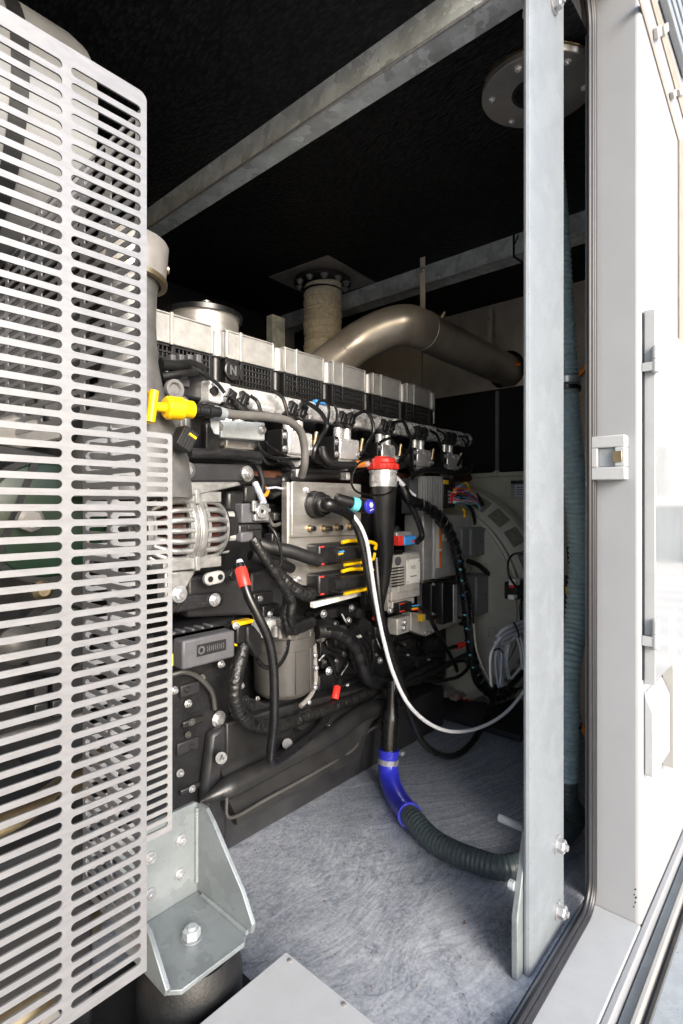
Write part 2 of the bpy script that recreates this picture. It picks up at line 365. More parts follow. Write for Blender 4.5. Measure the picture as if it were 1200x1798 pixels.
# ================================================================ THE SETTING
ZG = -.5                                             # yard level; the container floor is z = 0
CEIL, XR, YB, YW, YS = 2.2, 3.05, 2.62, .325, .425
struct(MB().add([(-60, -60, ZG), (80, -60, ZG), (80, 60, ZG), (-60, 60, ZG)], [[0, 1, 2, 3]]).build('ground', 'ground'))
struct(MB().box((-1.4, YS + .0305, -.06), (XR, YB, 0)).build('floor', 'floor'))
struct(MB().box((-1.4, YS + .02, CEIL), (XR, YB, CEIL + .1)).build('ceiling', 'foam'))
# container shell: walls are things of their own
tag(MB().box((-1.4, YB, -.06), (XR, YB + .06, CEIL + .1)).build('back_wall', 'black_foam_flat'), 'black lined wall far behind the engine', 'wall')
tag(MB().box((XR, YS + .03, -.06), (XR + .06, YB + .06, CEIL + .1)).build('end_wall', 'black_foam_flat'), 'black lined end wall beyond the generator', 'wall')
tag(MB().box((-1.46, YS + .03, -.06), (-1.4, YB + .06, CEIL + .1)).build('end_wall', 'black_foam_flat'), 'black lined end wall behind the slotted guards', 'wall')
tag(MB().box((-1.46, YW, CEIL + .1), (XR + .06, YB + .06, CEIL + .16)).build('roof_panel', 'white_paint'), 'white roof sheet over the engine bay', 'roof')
# white front wall with the door opening: jamb, header and sill are its parts
JX = 1.44
wl = thing('container_wall', 'white painted container wall framing the open doorway', 'wall', (JX, YW, 0))
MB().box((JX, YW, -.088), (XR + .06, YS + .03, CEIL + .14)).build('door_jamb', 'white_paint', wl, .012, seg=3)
MB().box((-1.46, YW, 2.315), (JX - .002, YS + .03, 2.45)).build('door_header', 'cream_paint', wl, .006)
MB().box((-1.46, YW - .001, -.09), (JX - .0006, YS + .03, -.002)).build('door_sill', 'cover_paint', wl, .004, seg=3)
for k, (u, v) in enumerate(((1113, 1592), (1116, 1585), (1117, 1577), (1114, 1571), (1116, 1562))):
    p = QX(u, v, JX); MB().box(p + V((-.0004, -.0012, -.002)), p + V((.002, .0012, .002 + .001 * (k % 3))), Matrix.Rotation(.5, 3, 'X')).build('paint_chip', 'black_plastic', wl)
# base frame ledges below the sill
fr = thing('base_frame', 'galvanised base rail with a dark joint along the bottom of the white wall', 'rail', (1.2, .2, ZG))
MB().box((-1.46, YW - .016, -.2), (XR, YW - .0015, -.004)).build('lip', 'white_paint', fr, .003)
MB().box((-1.46, YW - .038, -.2), (XR, YW - .018, -.035)).build('channel', 'galv_green', fr, .002)
MB().box((-1.46, YW - .050, -.2), (XR, YW - .040, -.022)).build('flange', 'cream_paint', fr, .002)
MB().box((-1.46, YW - .062, -.25), (XR, YW - .052, -.06)).build('joint_strip', 'brown_strip', fr)
MB().box((-1.46, -.02, ZG), (XR, YW - .064, -.035)).build('outer_rail', 'galv', fr, .006)
# rubber seal round the opening
def seal_path(o, z):
    r = .06; xs = 1.414 - o; zt = 2.29 - o; zb = .012 + o; P = [V((-1.3, YS + z, zb)), V((xs - r, YS + z, zb))]
    for k in range(1, 7):
        a = -math.pi / 2 + k * math.pi / 12; P.append(V((xs - r + r * math.cos(a), YS + z, zb + r + r * math.sin(a))))
    P += [V((xs, YS + z, zb + r + i * (zt - zb - 2 * r) / 24)) for i in range(1, 24)]
    R2 = .10
    for k in range(0, 7):
        a = k * math.pi / 12; P.append(V((xs - R2 + R2 * math.cos(a), YS + z, zt - R2 + R2 * math.sin(a))))
    P.append(V((-1.3, YS + z, zt))); return P
sb = MB()
for o, z, r in ((-.011, 0, .0065), (-.001, .001, .005), (.0085, .006, .0065)): sb.tube(seal_path(o, z), r, 10)
tag(sb.build('door_seal', 'seal'), 'ribbed black rubber seal round the edge of the doorway', 'seal')
# ---- door leaf folded back against the wall, its polished face mirroring the yard
lf = thing('door_leaf', 'open white door leaf with a shiny face folded back against the wall', 'door', (1.475, .3, .573))
MB().box((1.468, .3015, .573), (2.9, .322, 1.469)).build('panel', 'shiny_white', lf, .002)
MB().box((1.4635, .2985, .570), (1.4685, .323, 1.472)).build('edge_strip', 'cover_paint', lf, .002)
for v0, v1 in ((597, 647), (1093, 1148)):
    p0 = Q(1142, v0, .297); p1 = Q(1142, v1, .297); x = 1.457; z0, z1 = p1.z, p0.z
    hb = MB()
    hb.lathe((x, .297, z0), UP, [(0, .006), (.002, .0085), ((z1 - z0) * .48, .0085), ((z1 - z0) * .48 + .001, .007), ((z1 - z0) * .5, .007), ((z1 - z0) * .5 + .001, .0085), (z1 - z0 - .004, .0085), (z1 - z0, .004)], 16)
    hb.box((x - .007, .302, z0 + .006), (x, .324, z0 + (z1 - z0) * .40)); hb.build('hinge', 'cover_paint', lf, .001)
tag(MB().box((1.4535, .3225, .58), (1.4615, .3246, 1.465)).build('gap_gasket', 'rubber'), 'thin dark gasket in the gap beside the hinges', 'gasket')
# lock keeper on the jamb
lk = thing('lock_keeper', 'square white lock keeper plate with a grey insert on the door jamb', 'lock', (1.42, .4, 1.06))
z0, z1, ya, yb = 1.063, 1.170, .351, .4385
kb = MB(); X0 = 1.405
ym, yn = .374, .412; za, zb = 1.094, 1.141
for a, b in (((X0, ya, z0), (X0 + .034, yb, za)), ((X0, ya, zb), (X0 + .034, yb, z1)), ((X0, ya, za), (X0 + .034, ym, zb)), ((X0, yn, za), (X0 + .034, yb, zb))): kb.box(a, b)
kb.build('plate', 'cover_paint', lk, .0025)
MB().box((X0 + .008, ym + .001, za + .001), (X0 + .02, yn - .001, zb - .001)).build('insert', 'hinge_grey', lk, .001)
MB().box((X0 - .002, ya + .006, 1.104), (X0 + .006, ym + .0035, 1.131)).build('latch_slot', 'bronze', lk, .001)
tag(MB().tube(spline([V((X0 + .01, yb - .002, z0)), V((X0 + .006, yb, z0 - .008)), V((X0 + .001, yb - .005, z0 - .016))], 4), .003, 8).build('cut_tie', 'white_wire'), 'short white stub poking out below the lock keeper', 'cable tie')
# hood on the wall under the door leaf, and the shallow post beside it
hd = MB(); x0, x1 = 1.47, 1.655
hd.prism([(x0, YW - .001, .545), (x0, .304, .50), (x0, .304, .345), (x0, YW - .001, .345)], (x1 - x0, 0, 0))
tag(hd.build('vent_hood', 'cover_paint', None, .003), 'white sloping hood on the outside wall below the door leaf', 'hood')
tag(MB().box((1.663, .296, .30), (1.70, .3235, .72)).build('wall_batten', 'cream_paint', None, .002), 'narrow cream upright batten beyond the sloping hood', 'batten')
# seams and fittings high on the wall
for px, nm, lab, mt, cat in (
    ([(1121, -8), (1124.5, -8), (1197, 252), (1194, 252)], 'panel_seam', 'thin dark seam slanting across the top of the white wall', 'brown_strip', 'seam'),
    ([(1142, -8), (1150, -8), (1203, 180), (1203, 214)], 'sealant_strip', 'broad brown sealed strip slanting high on the white wall', 'brown_strip', 'seam')):
    tag(yslab(nm, px, YW - .003, .0022, mt, None, 0), lab, cat)
for px, lab in (([(1155, 47), (1162, 42), (1164, 62), (1157, 67)], 'lower half of the upper little clip beside the brown strip'), ([(1167, 44), (1174, 38), (1176, 54), (1169, 62)], 'upper half of the upper little clip beside the brown strip'),
                ([(1183, 160), (1188, 156), (1190, 168), (1185, 173)], 'lower half of the lower little clip beside the brown strip'), ([(1194, 156), (1203, 150), (1204, 164), (1196, 168)], 'upper half of the lower little clip beside the brown strip')):
    tag(yslab('hinge_clip', px, YW - .012, .011, 'cream_paint', None, .002), lab, 'clip')
rb = thing('roof_trim', 'ribbed pale trim at the top corner of the white wall', 'trim', Q(1190, 20, YW - .02))
for k in range(4):
    u = 1170 + k * 9
    yslab('rib', [(u, -10), (u + 5, -10), (u + 45, 130), (u + 40, 130)], YW - .02, .018, 'hinge_grey', rb, .002)
tag(yslab('wall_post', [(1194.5, 246), (1212, 250), (1212, 640), (1194.5, 611)], YW - .006, .005, 'brown_strip', None, .001), 'greyish brown strip standing at the far edge of the white wall', 'strip')
# opposite unit in the yard, seen mirrored in the polished door leaf
ou = thing('generator_cabin', 'white cabin with a louvred vent mirrored in the shiny door leaf', 'cabin', (17, -4, ZG))
MB().box((16.5, -9.5, 1.0), (20, -1.9, 4.2)).build('body', 'hall_white', ou, .04)
MB().box((16.6, -9.3, ZG), (19.8, -2.1, .98)).build('chassis', 'hinge_grey', ou, .02)
tag(MB().box((26, -24, ZG), (30, 3.5, 13)).build('white_hall', 'hall_white'), 'tall white hall across the yard mirrored in the shiny door leaf', 'hall')  # added white block, so the leaf mirrors white instead of blue sky
lv = MB()
for k in range(17): lv.box((16.46, -3.1, 1.25 + k * .085), (16.497, -2.35, 1.285 + k * .085))
lv.build('louvre', 'hinge_grey', ou)
# ---------------------------------------------------------------- beams, post and ceiling fittings
bm1 = thing('ceiling_beam', 'galvanised ceiling beam nearest the doorway, running over the engine', 'beam', (1.14, 1.4, 2.1))
MB().box((1.112, YS + .03, 2.118), (1.178, YB, 2.124)).build('flange', 'galv_beam', bm1, .001)
MB().box((1.106, YS + .03, 2.118), (1.111, YB, CEIL)).build('web', 'galv_beam', bm1, .001)
MB().cyl((1.108, YS + .03, 2.119), (1.108, YB, 2.119), .0045, n=12).build('rolled_edge', 'zinc', bm1)
bm2 = thing('ceiling_beam', 'galvanised ceiling beam farther in, crossing behind the flue', 'beam', (2.33, 1.4, 2.1))
MB().box((2.300, YS + .03, 2.105), (2.38, YB, 2.111)).build('flange', 'galv_beam', bm2, .001)
MB().box((2.294, YS + .03, 2.105), (2.299, YB, CEIL)).build('web', 'galv_beam', bm2, .001)
MB().cyl((2.297, YS + .03, 2.107), (2.297, YB, 2.107), .005, n=12).build('rolled_edge', 'zinc', bm2)
z = MB(); 
for yy in (1.02,): z.tube([V((2.29, yy, CEIL)), V((2.29, yy, 2.1)), V((2.385, yy - .01, 2.1))], .005, 8)
z.tube([V((2.292, 1.02, 2.15)), V((2.27, 1.0, 2.16)), V((2.26, .985, 2.175))], .003, 6)
tag(z.build('cable_tie', 'cable'), 'black cable tie looped round the farther ceiling beam', 'cable tie')
# upright galvanised post just inside the doorway
pt = thing('steel_post', 'tall galvanised steel post standing just inside the doorway', 'post', (1.14, .46, 0))
PY = .462
a = Q(931, 900, PY).x; b = Q(991, 900, PY).x
P = [(a + .001, PY + .014), (a, PY + .009), (a + .003, PY + .003), (a + .010, PY), (b - .004, PY), (b, PY + .004), (b, PY + .05), (b - .008, PY + .05), (b - .008, PY + .014)]
MB().prism([(x, y, .002) for x, y in P], (0, 0, CEIL - .004)).build('column', 'galv_blue', pt)
for u, v in ((978, 1482), (979, 1597), (975, 1690), (972, 9)):
    MB().bolt(Q(u, v, PY), -YP, .0155, .016).build('bolt', 'zinc', pt)
for v in (8, 24): MB().bolt(Q(927, v, PY + .03), -XP, .009, .008).build('bolt', 'zinc', pt)
gp = [Q(911, 1470, PY + .013), Q(930, 1458, PY + .013)]
x0 = Q(909, 1610, PY + .016).x
gx = MB(); gz = [Q(912, 1835, PY + .016).z, Q(912, 1610, PY + .016).z, Q(925, 1460, PY + .016).z]
gx.prism([(x0, PY + .016, .002), (x0, PY + .016, gz[1]), (x0 + .055, PY + .016, gz[2]), (x0 + .075, PY + .016, gz[2]), (x0 + .2, PY + .016, gz[2] - .02), (x0 + .2, PY + .016, .002)], (0, .014, 0))
gp = thing('gusset_plate', 'tapered galvanised gusset plate bolted behind the foot of the post', 'plate', (x0 + .1, PY + .02, 0))
gx.build('plate', 'galv_green', gp, .002)
bp = Q(918, 1452, PY + .03); MB().lathe(bp + YP * -.004, YP, [(0, .0095), (.058, .0095), (.06, .008)], 18).build('bolt_end', 'galv_blue', gp)
bp = Q(904, 1556, PY + .03); MB().lathe(bp, YP, [(0, .010), (.012, .010)], 6).build('bolt_end', 'galv', gp)
# round flange under the ceiling
rg = thing('ceiling_flange', 'round grey steel flange with a dark centre hole bolted to the ceiling near the post', 'flange', (1.524, .607, 2.14))
c = V((1.524, .607, CEIL)); tl = V((.02, .05, -1)).normalized()
MB().ring(c + V((0, 0, -.004)), tl, .07, .155, .018, 56).build('ring', 'flange', rg, .002)
MB().ring(c, tl, .14, .158, .003, 48).build('gasket', 'bronze', rg)
MB().lathe(c, tl, [(0, .069), (.022, .069), (.023, .06), (.006, .05), (.006, .001)], 40).build('hub', 'dark_plastic', rg)
for k in range(6):
    a = k * math.pi / 3 + .5; n1, n2 = basis(tl); p = c + tl * .014 + (n1 * math.cos(a) + n2 * math.sin(a)) * .125
    MB().bolt(p, tl, .0105, .011).build('bolt', 'alu', rg)
for k in range(4):
    a = k * math.pi / 2 + .2; n1, n2 = basis(tl); p = c + tl * .0145 + (n1 * math.cos(a) + n2 * math.sin(a)) * .092
    MB().cyl(p, p + tl * .002, .006).build('hole', 'cable', rg)
MB().box(c + V((-.03, -.03, -.05)), c + V((.02, .01, -.02))).build('lock_block', 'alu', rg, .004)
# ---------------------------------------------------------------- exhaust and flue
fl = thing('flue_pipe', 'upright flue wrapped in cream fibre rope below a square ceiling plate', 'flue', (2.07, 1.977, 1.7))
fx, fy = 2.07, 1.977
R45 = Matrix.Rotation(math.radians(4), 3, 'Z')
MB().box((fx - .20, fy - .20, CEIL - .006), (fx + .20, fy + .20, CEIL - .0005), R45).build('ceiling_plate', 'flange', fl, .001)
MB().lathe((fx, fy, CEIL - .010), -UP, [(0, .15), (.004, .15)], 48).build('gasket', 'rust', fl)
MB().lathe((fx, fy, CEIL - .015), -UP, [(0, .152), (.012, .152)], 48).build('flange', 'black_frame', fl, .001)
for k in range(10):
    a = k * math.pi / 5 + .2; MB().bolt((fx + .127 * math.cos(a), fy + .127 * math.sin(a), CEIL - .027), -UP, .0145, .013).build('bolt', 'zinc', fl)
def wr(L, i): return .093 + .008 * abs(math.sin(L * math.pi / .030)) + .0015 * math.sin(L * 300 + i)
wp = MB().tube([V((fx + .003 * math.sin(i * .2), fy, CEIL - .028 - i * .0042)) for i in range(112)], .095, 40, wr)
wp.build('wrap', 'wrap', fl)
MB().ring((fx, fy, CEIL - .065), -UP, .093, .102, .008, 40).build('band', 'cable', fl)
ex = thing('exhaust_pipe', 'bronzed steel exhaust pipe arching from the engine into the brown baffle', 'exhaust', (2.3, 1.4, 1.7))
ep = [QD(520, 690, 2.30), QD(548, 668, 2.36), QD(590, 632, 2.42), QD(630, 602, 2.45), QD(672, 580, 2.44), QD(710, 571, 2.44), QD(742, 578, 2.487), QD(790, 602, 2.70), QD(840, 627, 2.93), QD(889, 650, 3.16), QD(900, 655, 3.22)]
ep[6] = V((2.10, 1.385, 1.812)); ep[7] = V((2.40, 1.385, 1.806)); ep[8] = V((2.70, 1.383, 1.800)); ep[9] = V((3.0, 1.38, 1.794)); ep[10] = V((3.04, 1.38, 1.793))
MB().tube(spline(ep, 10), .090, 40).build('pipe', 'exhaust', ex)
sp = spline(ep, 10)
for i in (22, 61):
    d = (sp[i + 1] - sp[i - 1]).normalized(); MB().lathe(sp[i] - d * .004, d, [(0, .0895), (.002, .0925), (.006, .0925), (.008, .0895)], 40).build('weld_bead', 'exhaust', ex)
MB().lathe(V((2.2, 1.385, 1.81)) + V((0, -.053, .071)), V((0, -.6, .8)), [(0, .012), (.016, .012), (.016, .008), (.03, .008)], 12).build('sensor_boss', 'bronze', ex)
MB().lathe(V((2.93, 1.38, 1.796)) + V((0, -.089, .0)), -YP, [(0, .010), (.018, .010), (.018, .006), (.026, .006)], 12).build('clamp_screw', 'orange', ex)
for (u0, v0, u1, v1, x, lab) in ((742, 452, 744, 560, 2.17, 'thin flat steel hanger carrying the exhaust by the farther beam'), (860, 541, 861, 620, 2.86, 'thin flat steel hanger carrying the exhaust near the baffle')):
    a = QX(u0, v0, x); b = QX(u1, v1, x); hg = thing('pipe_hanger', lab, 'hanger', b)
    MB().box((x - .002, a.y - .016, b.z - .03), (x + .002, a.y + .012, min(a.z, CEIL))).build('strap', 'baffle', hg, .001)
    for zz in (min(a.z, CEIL) - .06,): MB().bolt((x - .002, a.y - .002, zz), -XP, .010, .01).build('bolt', 'zinc', hg)
# brown baffle with the hole for the exhaust
bz, bt = 1.69, CEIL - .002
ring = [(3.0, 1.38 + .112 * math.cos(k * math.pi / 16), 1.794 + .112 * math.sin(k * math.pi / 16)) for k in range(32)]
ring = [p if p[2] > bz + .004 else (p[0], p[1], bz + .004) for p in ring]
rect = [(3.0, YS + .04, bz), (3.0, 1.96, bz), (3.0, 1.96, bt), (3.0, YS + .04, bt)]
tri = tessellate_polygon([[V(p) for p in rect], [V(p) for p in ring]])
bf = MB(); allp = rect + ring; bf.add(allp, [list(t) for t in tri]); bf.add([(p[0] + .004, p[1], p[2]) for p in allp], [list(t)[::-1] for t in tri])
tag(bf.build('baffle_plate', 'baffle'), 'dull brown steel baffle the exhaust passes through', 'plate')
tag(MB().box((3.02, 1.98, 1.60), (3.03, YB - .01, bt)).build('inner_baffle', 'baffle'), 'dull brown sheet in the dark behind the exhaust bend', 'plate')
tag(MB().lathe((2.84, 1.02, 1.505), XP, [(0, .17), (.01, .19), (.2, .19)], 40).build('silencer_body', 'flange'), 'rounded grey drum end just below the brown baffle', 'silencer')
tag(MB().box((3.02, 1.44, 1.17), (3.035, 1.46, 1.685)).build('lining_rail', 'flange'), 'thin upright grey rail on the black end wall', 'rail')
# pale duct above the guard
dc = thing('air_duct', 'pale round metal air duct above the slotted guard', 'duct', (.2, 1.35, 1.6))
MB().lathe((-.6, 1.34, 1.80), XP, [(0, .25), (1.06, .25), (1.09, .243), (1.10, .22), (1.10, .05)], 56).build('drum', 'duct', dc)
MB().ring((.33, 1.34, 1.80), XP, .25, .2535, .03, 56).build('band', 'rubber', dc)
# ================================================================ SLOTTED GUARDS
def slotted(o, ax, n, W, H, cols, z0, pitch, rows, sh, t=.003, round_tr=0):
    """plate of width W and height H at o along ax, with rounded slots; cols = [(start, end), ...]"""
    o = V(o); ax = V(ax); n = V(n); mb = MB(); r = sh / 2
    xs = [0] + [(cols[i][1] + cols[i + 1][0]) / 2 for i in range(len(cols) - 1)] + [W]
    zs = [0] + [z0 + pitch * (k + 1) - (pitch - sh) / 2 for k in range(rows - 1)] + [H]
    for ci, (c0, c1) in enumerate(cols):
        for k in range(rows):
            cz = z0 + pitch * k + r
            x0, x1, a, b = xs[ci], xs[ci + 1], zs[k], zs[k + 1]
            out = [(x0, a), (x1, a), (x1, b), (x0, b)]
            if round_tr and ci == len(cols) - 1 and k == rows - 1:
                q = round_tr; out = [(x0, a), (x1, a)] + [(x1 - q + q * math.cos(i * math.pi / 10), b - q + q * math.sin(i * math.pi / 10)) for i in range(6)] + [(x0, b)]
            hole = [(c1 - r + r * math.cos(th), cz + r * math.sin(th)) for th in [(-90 + 22.5 * i) * math.pi / 180 for i in range(9)]] + \
                   [(c0 + r + r * math.cos(th), cz + r * math.sin(th)) for th in [(90 + 22.5 * i) * math.pi / 180 for i in range(9)]]
            no = len(out); h = lambda i: no + i % 18
            tri = [(1, h(i + 1), h(i)) for i in range(4)] + [(1, 2, h(4))] + [(h(4), i, i + 1) for i in range(2, no - 2)]
            tri += [(no - 2, h(i + 1), h(i)) for i in range(4, 8)] + [(no - 2, no - 1, h(9), h(8))]
            tri += [(no - 1, h(i + 1), h(i)) for i in range(9, 13)] + [(no - 1, 0, h(13))] + [(0, h(i + 1), h(i)) for i in range(13, 17)] + [(0, 1, h(0), h(17))]
            P = out + hole; m = len(P)
            vs = [o + ax * p[0] + UP * p[1] for p in P]; vb = [p + n * t for p in vs]
            fs = [list(q) for q in tri] + [[i + m for i in q][::-1] for q in tri]
            fs += [[no + i, no + (i + 1) % 18, m + no + (i + 1) % 18, m + no + i] for i in range(18)]
            for i in range(no):
                j = (i + 1) % no; mx = (P[i][0] + P[j][0]) / 2; mz = (P[i][1] + P[j][1]) / 2
                if mx < 1e-5 or mx > W - 1e-5 or mz < 1e-5 or mz > H - 1e-5 or (no > 4 and mx > W - round_tr and mz > H - round_tr): fs.append([i, j, m + j, m + i])
            mb.add(vs + vb, fs)
    return mb
def gcols(W, last, ln, gap):
    c = []; e = last
    while e - ln > .004: c.append((e - ln, e)); e -= ln + gap
    return c[::-1]
gd = thing('slotted_guard', 'big slotted steel guard panel nearest the camera, full of rounded slots', 'guard', (.1, .75, .309))
W = .4069 + .36
mb = slotted((-.36, .75, .309), XP, YP, W, 1.3026, gcols(W, W - .009, .0992, .0109), .0165, .0205, 62, .0119, .003, .012)
mb.build('panel', 'inox', gd)
MB().box((.4040, .7532, .312), (.4069, .762, 1.598)).build('flange', 'inox', gd)
g2 = thing('slotted_guard', 'slotted steel guard panel running back at right angles behind the nearest one', 'guard', (.4, .9, .309))
cl = [(.012, .094), (.104, .187)]
slotted((.402, .7625, .33), YP, XP, .1975, .82, cl, .012, .0205, 39, .0119, .0025).build('lower_panel', 'inox', g2)
cl = [(.012 + .0985 * i, .0945 + .0985 * i) for i in range(7)]
slotted((.402, .7625, 1.152), YP, XP, .71, .44, cl, .012, .0205, 21, .0119, .0025).build('upper_panel', 'inox', g2)
g3 = thing('slotted_guard', 'narrow slotted steel guard panel beside the alternator', 'guard', (.5, .963, .36))
slotted((.4062, .9635, .357), XP, YP, .1708, .785, [(.008, .050), (.060, .1614)], .012, .0188, 41, .0105, .0025, .006).build('panel', 'inox_bright', g3)
# ---------------------------------------------------------------- what shows through the big guard
fd = thing('fan_drive', 'green and grey fan pulleys glimpsed through the slots of the big guard', 'fan drive', Q(75, 1000, 1.32))
c = Q(84, 912, 1.30)
MB().lathe(c + YP * .02, -YP, [(0, .128), (.03, .128), (.036, .118), (.04, .05)], 40).build('flywheel', 'green_paint', fd)
MB().ring(c + YP * .015, -YP, .128, .142, .03, 40).build('belt', 'rubber', fd)
MB().lathe(Q(50, 912, 1.25), -YP, [(0, .026), (.02, .026), (.026, .018)], 8).build('hub_cap', 'flange', fd)
MB().box(Q(20, 1010, 1.28), Q(20, 1010, 1.28) + V((.014, .012, .26)), Matrix.Rotation(.35, 3, 'Y')).build('strut', 'black_frame', fd)
c2 = Q(92, 1118, 1.30); MB().lathe(c2, -YP, [(0, .072), (.01, .08), (.02, .072), (.03, .08), (.04, .072), (.045, .03), (.05, .028)], 36).build('pulley', 'dark_plastic', fd)
MB().lathe(Q(26, 1130, 1.26), -YP, [(0, .036), (.02, .04), (.03, .03), (.04, .012)], 24).build('tensioner', 'filter', fd)
c3 = Q(70, 1035, 1.3); MB().lathe(c3, -YP, [(0, .022), (.02, .022), (.03, .012)], 20).build('idler', 'bronze', fd)
ca = thing('casting', 'pale cast housing glimpsed high through the slots of the big guard', 'casting', Q(40, 780, 1.3))
yslab('arm', [(-30, 742), (40, 724), (112, 752), (112, 772), (40, 790), (-30, 770)], 1.30, .05, 'flange', ca, .008)
yslab('rib', [(-30, 775), (112, 800), (112, 812), (-30, 796)], 1.28, .03, 'dark_plastic', ca, .004)
yslab('cheek', [(70, 690), (112, 700), (114, 780), (95, 775)], 1.32, .05, 'filter', ca, .006)
for pts, lab in (([(-40, 1470, 1.1), (40, 1440, 1.12), (110, 1390, 1.2), (180, 1330, 1.3)], 'bronzed pipe curving low behind the big slotted guard, the upper of two'), ([(-20, 1830, 1.0), (60, 1760, 1.02), (110, 1700, 1.1), (170, 1590, 1.25)], 'bronzed pipe curving low behind the big slotted guard, the lower of two')):
    tag(MB().tube(hosepts(pts), .032, 20).build('coolant_pipe', 'bronze'), lab, 'pipe')
tag(MB().box((-.9, 1.0, .002), (.44, 1.42, .42)).build('skid_box', 'black_frame', None, .01), 'dark box low behind the big slotted guard', 'box')  # added black box; covers the grey floor so the low slots read dark
bx = thing('cooler_frame', 'dark frame of the cooler behind the big slotted guard', 'cooler', (.3, 1.45, .05))
MB().box((-.9, 1.44, .03), (.62, 1.50, 1.5)).build('core', 'black_plastic', bx)
for k, (u, v) in enumerate(((60, 1195), (92, 1190), (60, 1235), (92, 1228))): ybx('tank_block', u, v, u + 26, v + 32, 1.36, .05, 'dark_plastic', bx)
for k in range(5): MB().box((-.6, 1.425, .25 + k * .2), (.6, 1.44, .262 + k * .2)).build('rail', 'rust' if k == 2 else 'flange', bx)
tag(MB().box((.30, .80, .0), (.378, 1.02, .12)).build('floor_duct', 'cream_paint', None, .004), 'cream box edge peeping out below the big slotted guard', 'box')
# ================================================================ ENGINE MOUNT, FLOOR COVER
mt = thing('rubber_mount', 'round black rubber mount under the galvanised bracket', 'mount', (.56, .87, .02))
MB().lathe((.56, .872, .02), UP, [(0, .098), (.03, .10), (.06, .094), (.066, .0925), (.07, .094), (.12, .094), (.15, .086), (.166, .08)], 48).build('buffer', 'rubber', mt)
tag(MB().box((.30, .74, .001), (.71, 1.12, .02)).build('mount_plate', 'black_frame', None, .003), 'dark base plate on the floor under the rubber mount', 'plate')
bk = thing('engine_bracket', 'galvanised angle bracket with welded side gussets on the rubber mount', 'bracket', (.56, .88, .19))
T = .009; bx0, bx1, by0, by1, bz0, bz1 = .470, .640, .790, .969, .192, .382
MB().prism([(bx0, by0 + .02, bz0), (bx0, by1, bz0), (bx1, by1, bz0), (bx1, by0 + .02, bz0), (bx1 - .02, by0, bz0), (bx0 + .02, by0, bz0)], (0, 0, T)).build('shelf', 'galv_green', bk, .0015)
MB().prism([(bx0, by1 + .001, bz0), (bx1 + .006, by1 + .001, bz0), (bx1 + .006, by1 + .001, bz1 - .004), (bx1 - .006, by1 + .001, bz1 + .004), (bx0, by1 + .001, bz1 + .004)], (0, T, 0)).build('back_plate', 'galv_green', bk, .0015)
gus = [(by1, bz0 + T + .001), (by0 + .005, bz0 + T + .001), (by0 + .0, bz0 + .03), (by0 + .03, bz0 + .075), (by1 - .055, bz1 - .02), (by1 - .03, bz1), (by1, bz1)]
MB().prism([(bx1 - .002, y, z) for y, z in gus], (T, 0, 0)).build('gusset', 'galv_green', bk, .0015)
gl = [(by1, bz0 + T + .001), (by0 + .008, bz0 + T + .001), (by0 + .004, bz0 + .022), (by0 + .06, bz0 + .085), (by1, bz0 + .12)]
MB().prism([(bx0 - .006, y, z) for y, z in gl], (T, 0, 0)).build('gusset', 'galv_green', bk, .0015)
def bead(p0, p1, n, r):
    p0, p1 = V(p0), V(p1); pts = [p0 + (p1 - p0) * (i / (n * 3)) for i in range(n * 3 + 1)]
    return MB().tube(pts, r, 8, lambda L, i: r * (1 + .09 * math.sin(i * 2.1)))
bead((bx1 - .004, by1 - .001, bz0 + .03), (bx1 - .004, by1 - .001, bz1 - .006), 22, .0045).build('weld', 'galv_green', bk)
bead((bx1 - .004, by1 - .02, bz0 + T + .002), (bx1 - .004, by0 + .012, bz0 + T + .002), 18, .0045).build('weld', 'galv_green', bk)
MB().lathe((.562, .872, bz0 + T), UP, [(0, .020), (.003, .020)], 20).build('washer', 'galv_green', bk)
MB().bolt((.562, .872, bz0 + T + .003), UP, .0165, .014, False).build('bolt', 'galv', bk)
for u, v in ((318, 1475), (316, 1535), (264, 1506), (264, 1570)): MB().bolt(Q(u, v, by1), -YP, .0085, .008).build('bolt', 'zinc', bk)
fc = thing('floor_cover', 'flat grey white lid on the floor at the bottom of the view', 'cover', (.5, .62, 0))
MB().box((.2, .462, .002), (.689, .753, .152)).build('box', 'cover_paint', fc, .003)
MB().box((.198, .46, .1525), (.693, .757, .1575)).build('lid', 'cover_paint', fc, .0012)
for u, v in ((509, 1687), (604, 1764)):
    p = QZ(u, v, .1575); MB().lathe(p, UP, [(0, .0042), (.0015, .0042), (.002, .003)], 14).build('screw', 'flange', fc)
# ================================================================ HOSES ON THE FLOOR
def corr(base, amp, pitch): return lambda L, i: base + amp * (math.sin(2 * math.pi * L / pitch))
hp = [QD(712, 1422, 1.70), QD(728, 1440, 1.635)] + [QZ(765, 1478, .036), QZ(830, 1509, .036), QZ(900, 1522, .036)] + [V((1.56, .575, .036)), V((1.66, .548, .075)), Q(996, 1400, .55), Q(996, 1290, .55), Q(998, 1180, .55), Q(1011, 1095, .55), Q(1019, 1000, .55), Q(1015, 900, .55), Q(1004, 800, .555), Q(996, 700, .56), Q(991, 600, .565), Q(984, 500, .57), Q(978, 400, .58), Q(970, 300, .60), Q(962, 200, .62)]
hpath = resample(spline(hp, 16), .0021)
hs = thing('conduit_hose', 'green grey corrugated hose lying on the floor and climbing behind the steel post', 'hose', hp[4])
ns = int(.86 / .0021); MB().tube(hpath[:ns + 1], .030, 22, lambda L, i: .0305 + .0007 * math.sin(2 * math.pi * L / .0125)).build('floor_length', 'dark_hose', hs)
MB().tube(hpath[ns:], .033, 22, lambda L, i: .0325 + .0024 * math.sin(2 * math.pi * L / .0155)).build('upright_length', 'hose', hs)
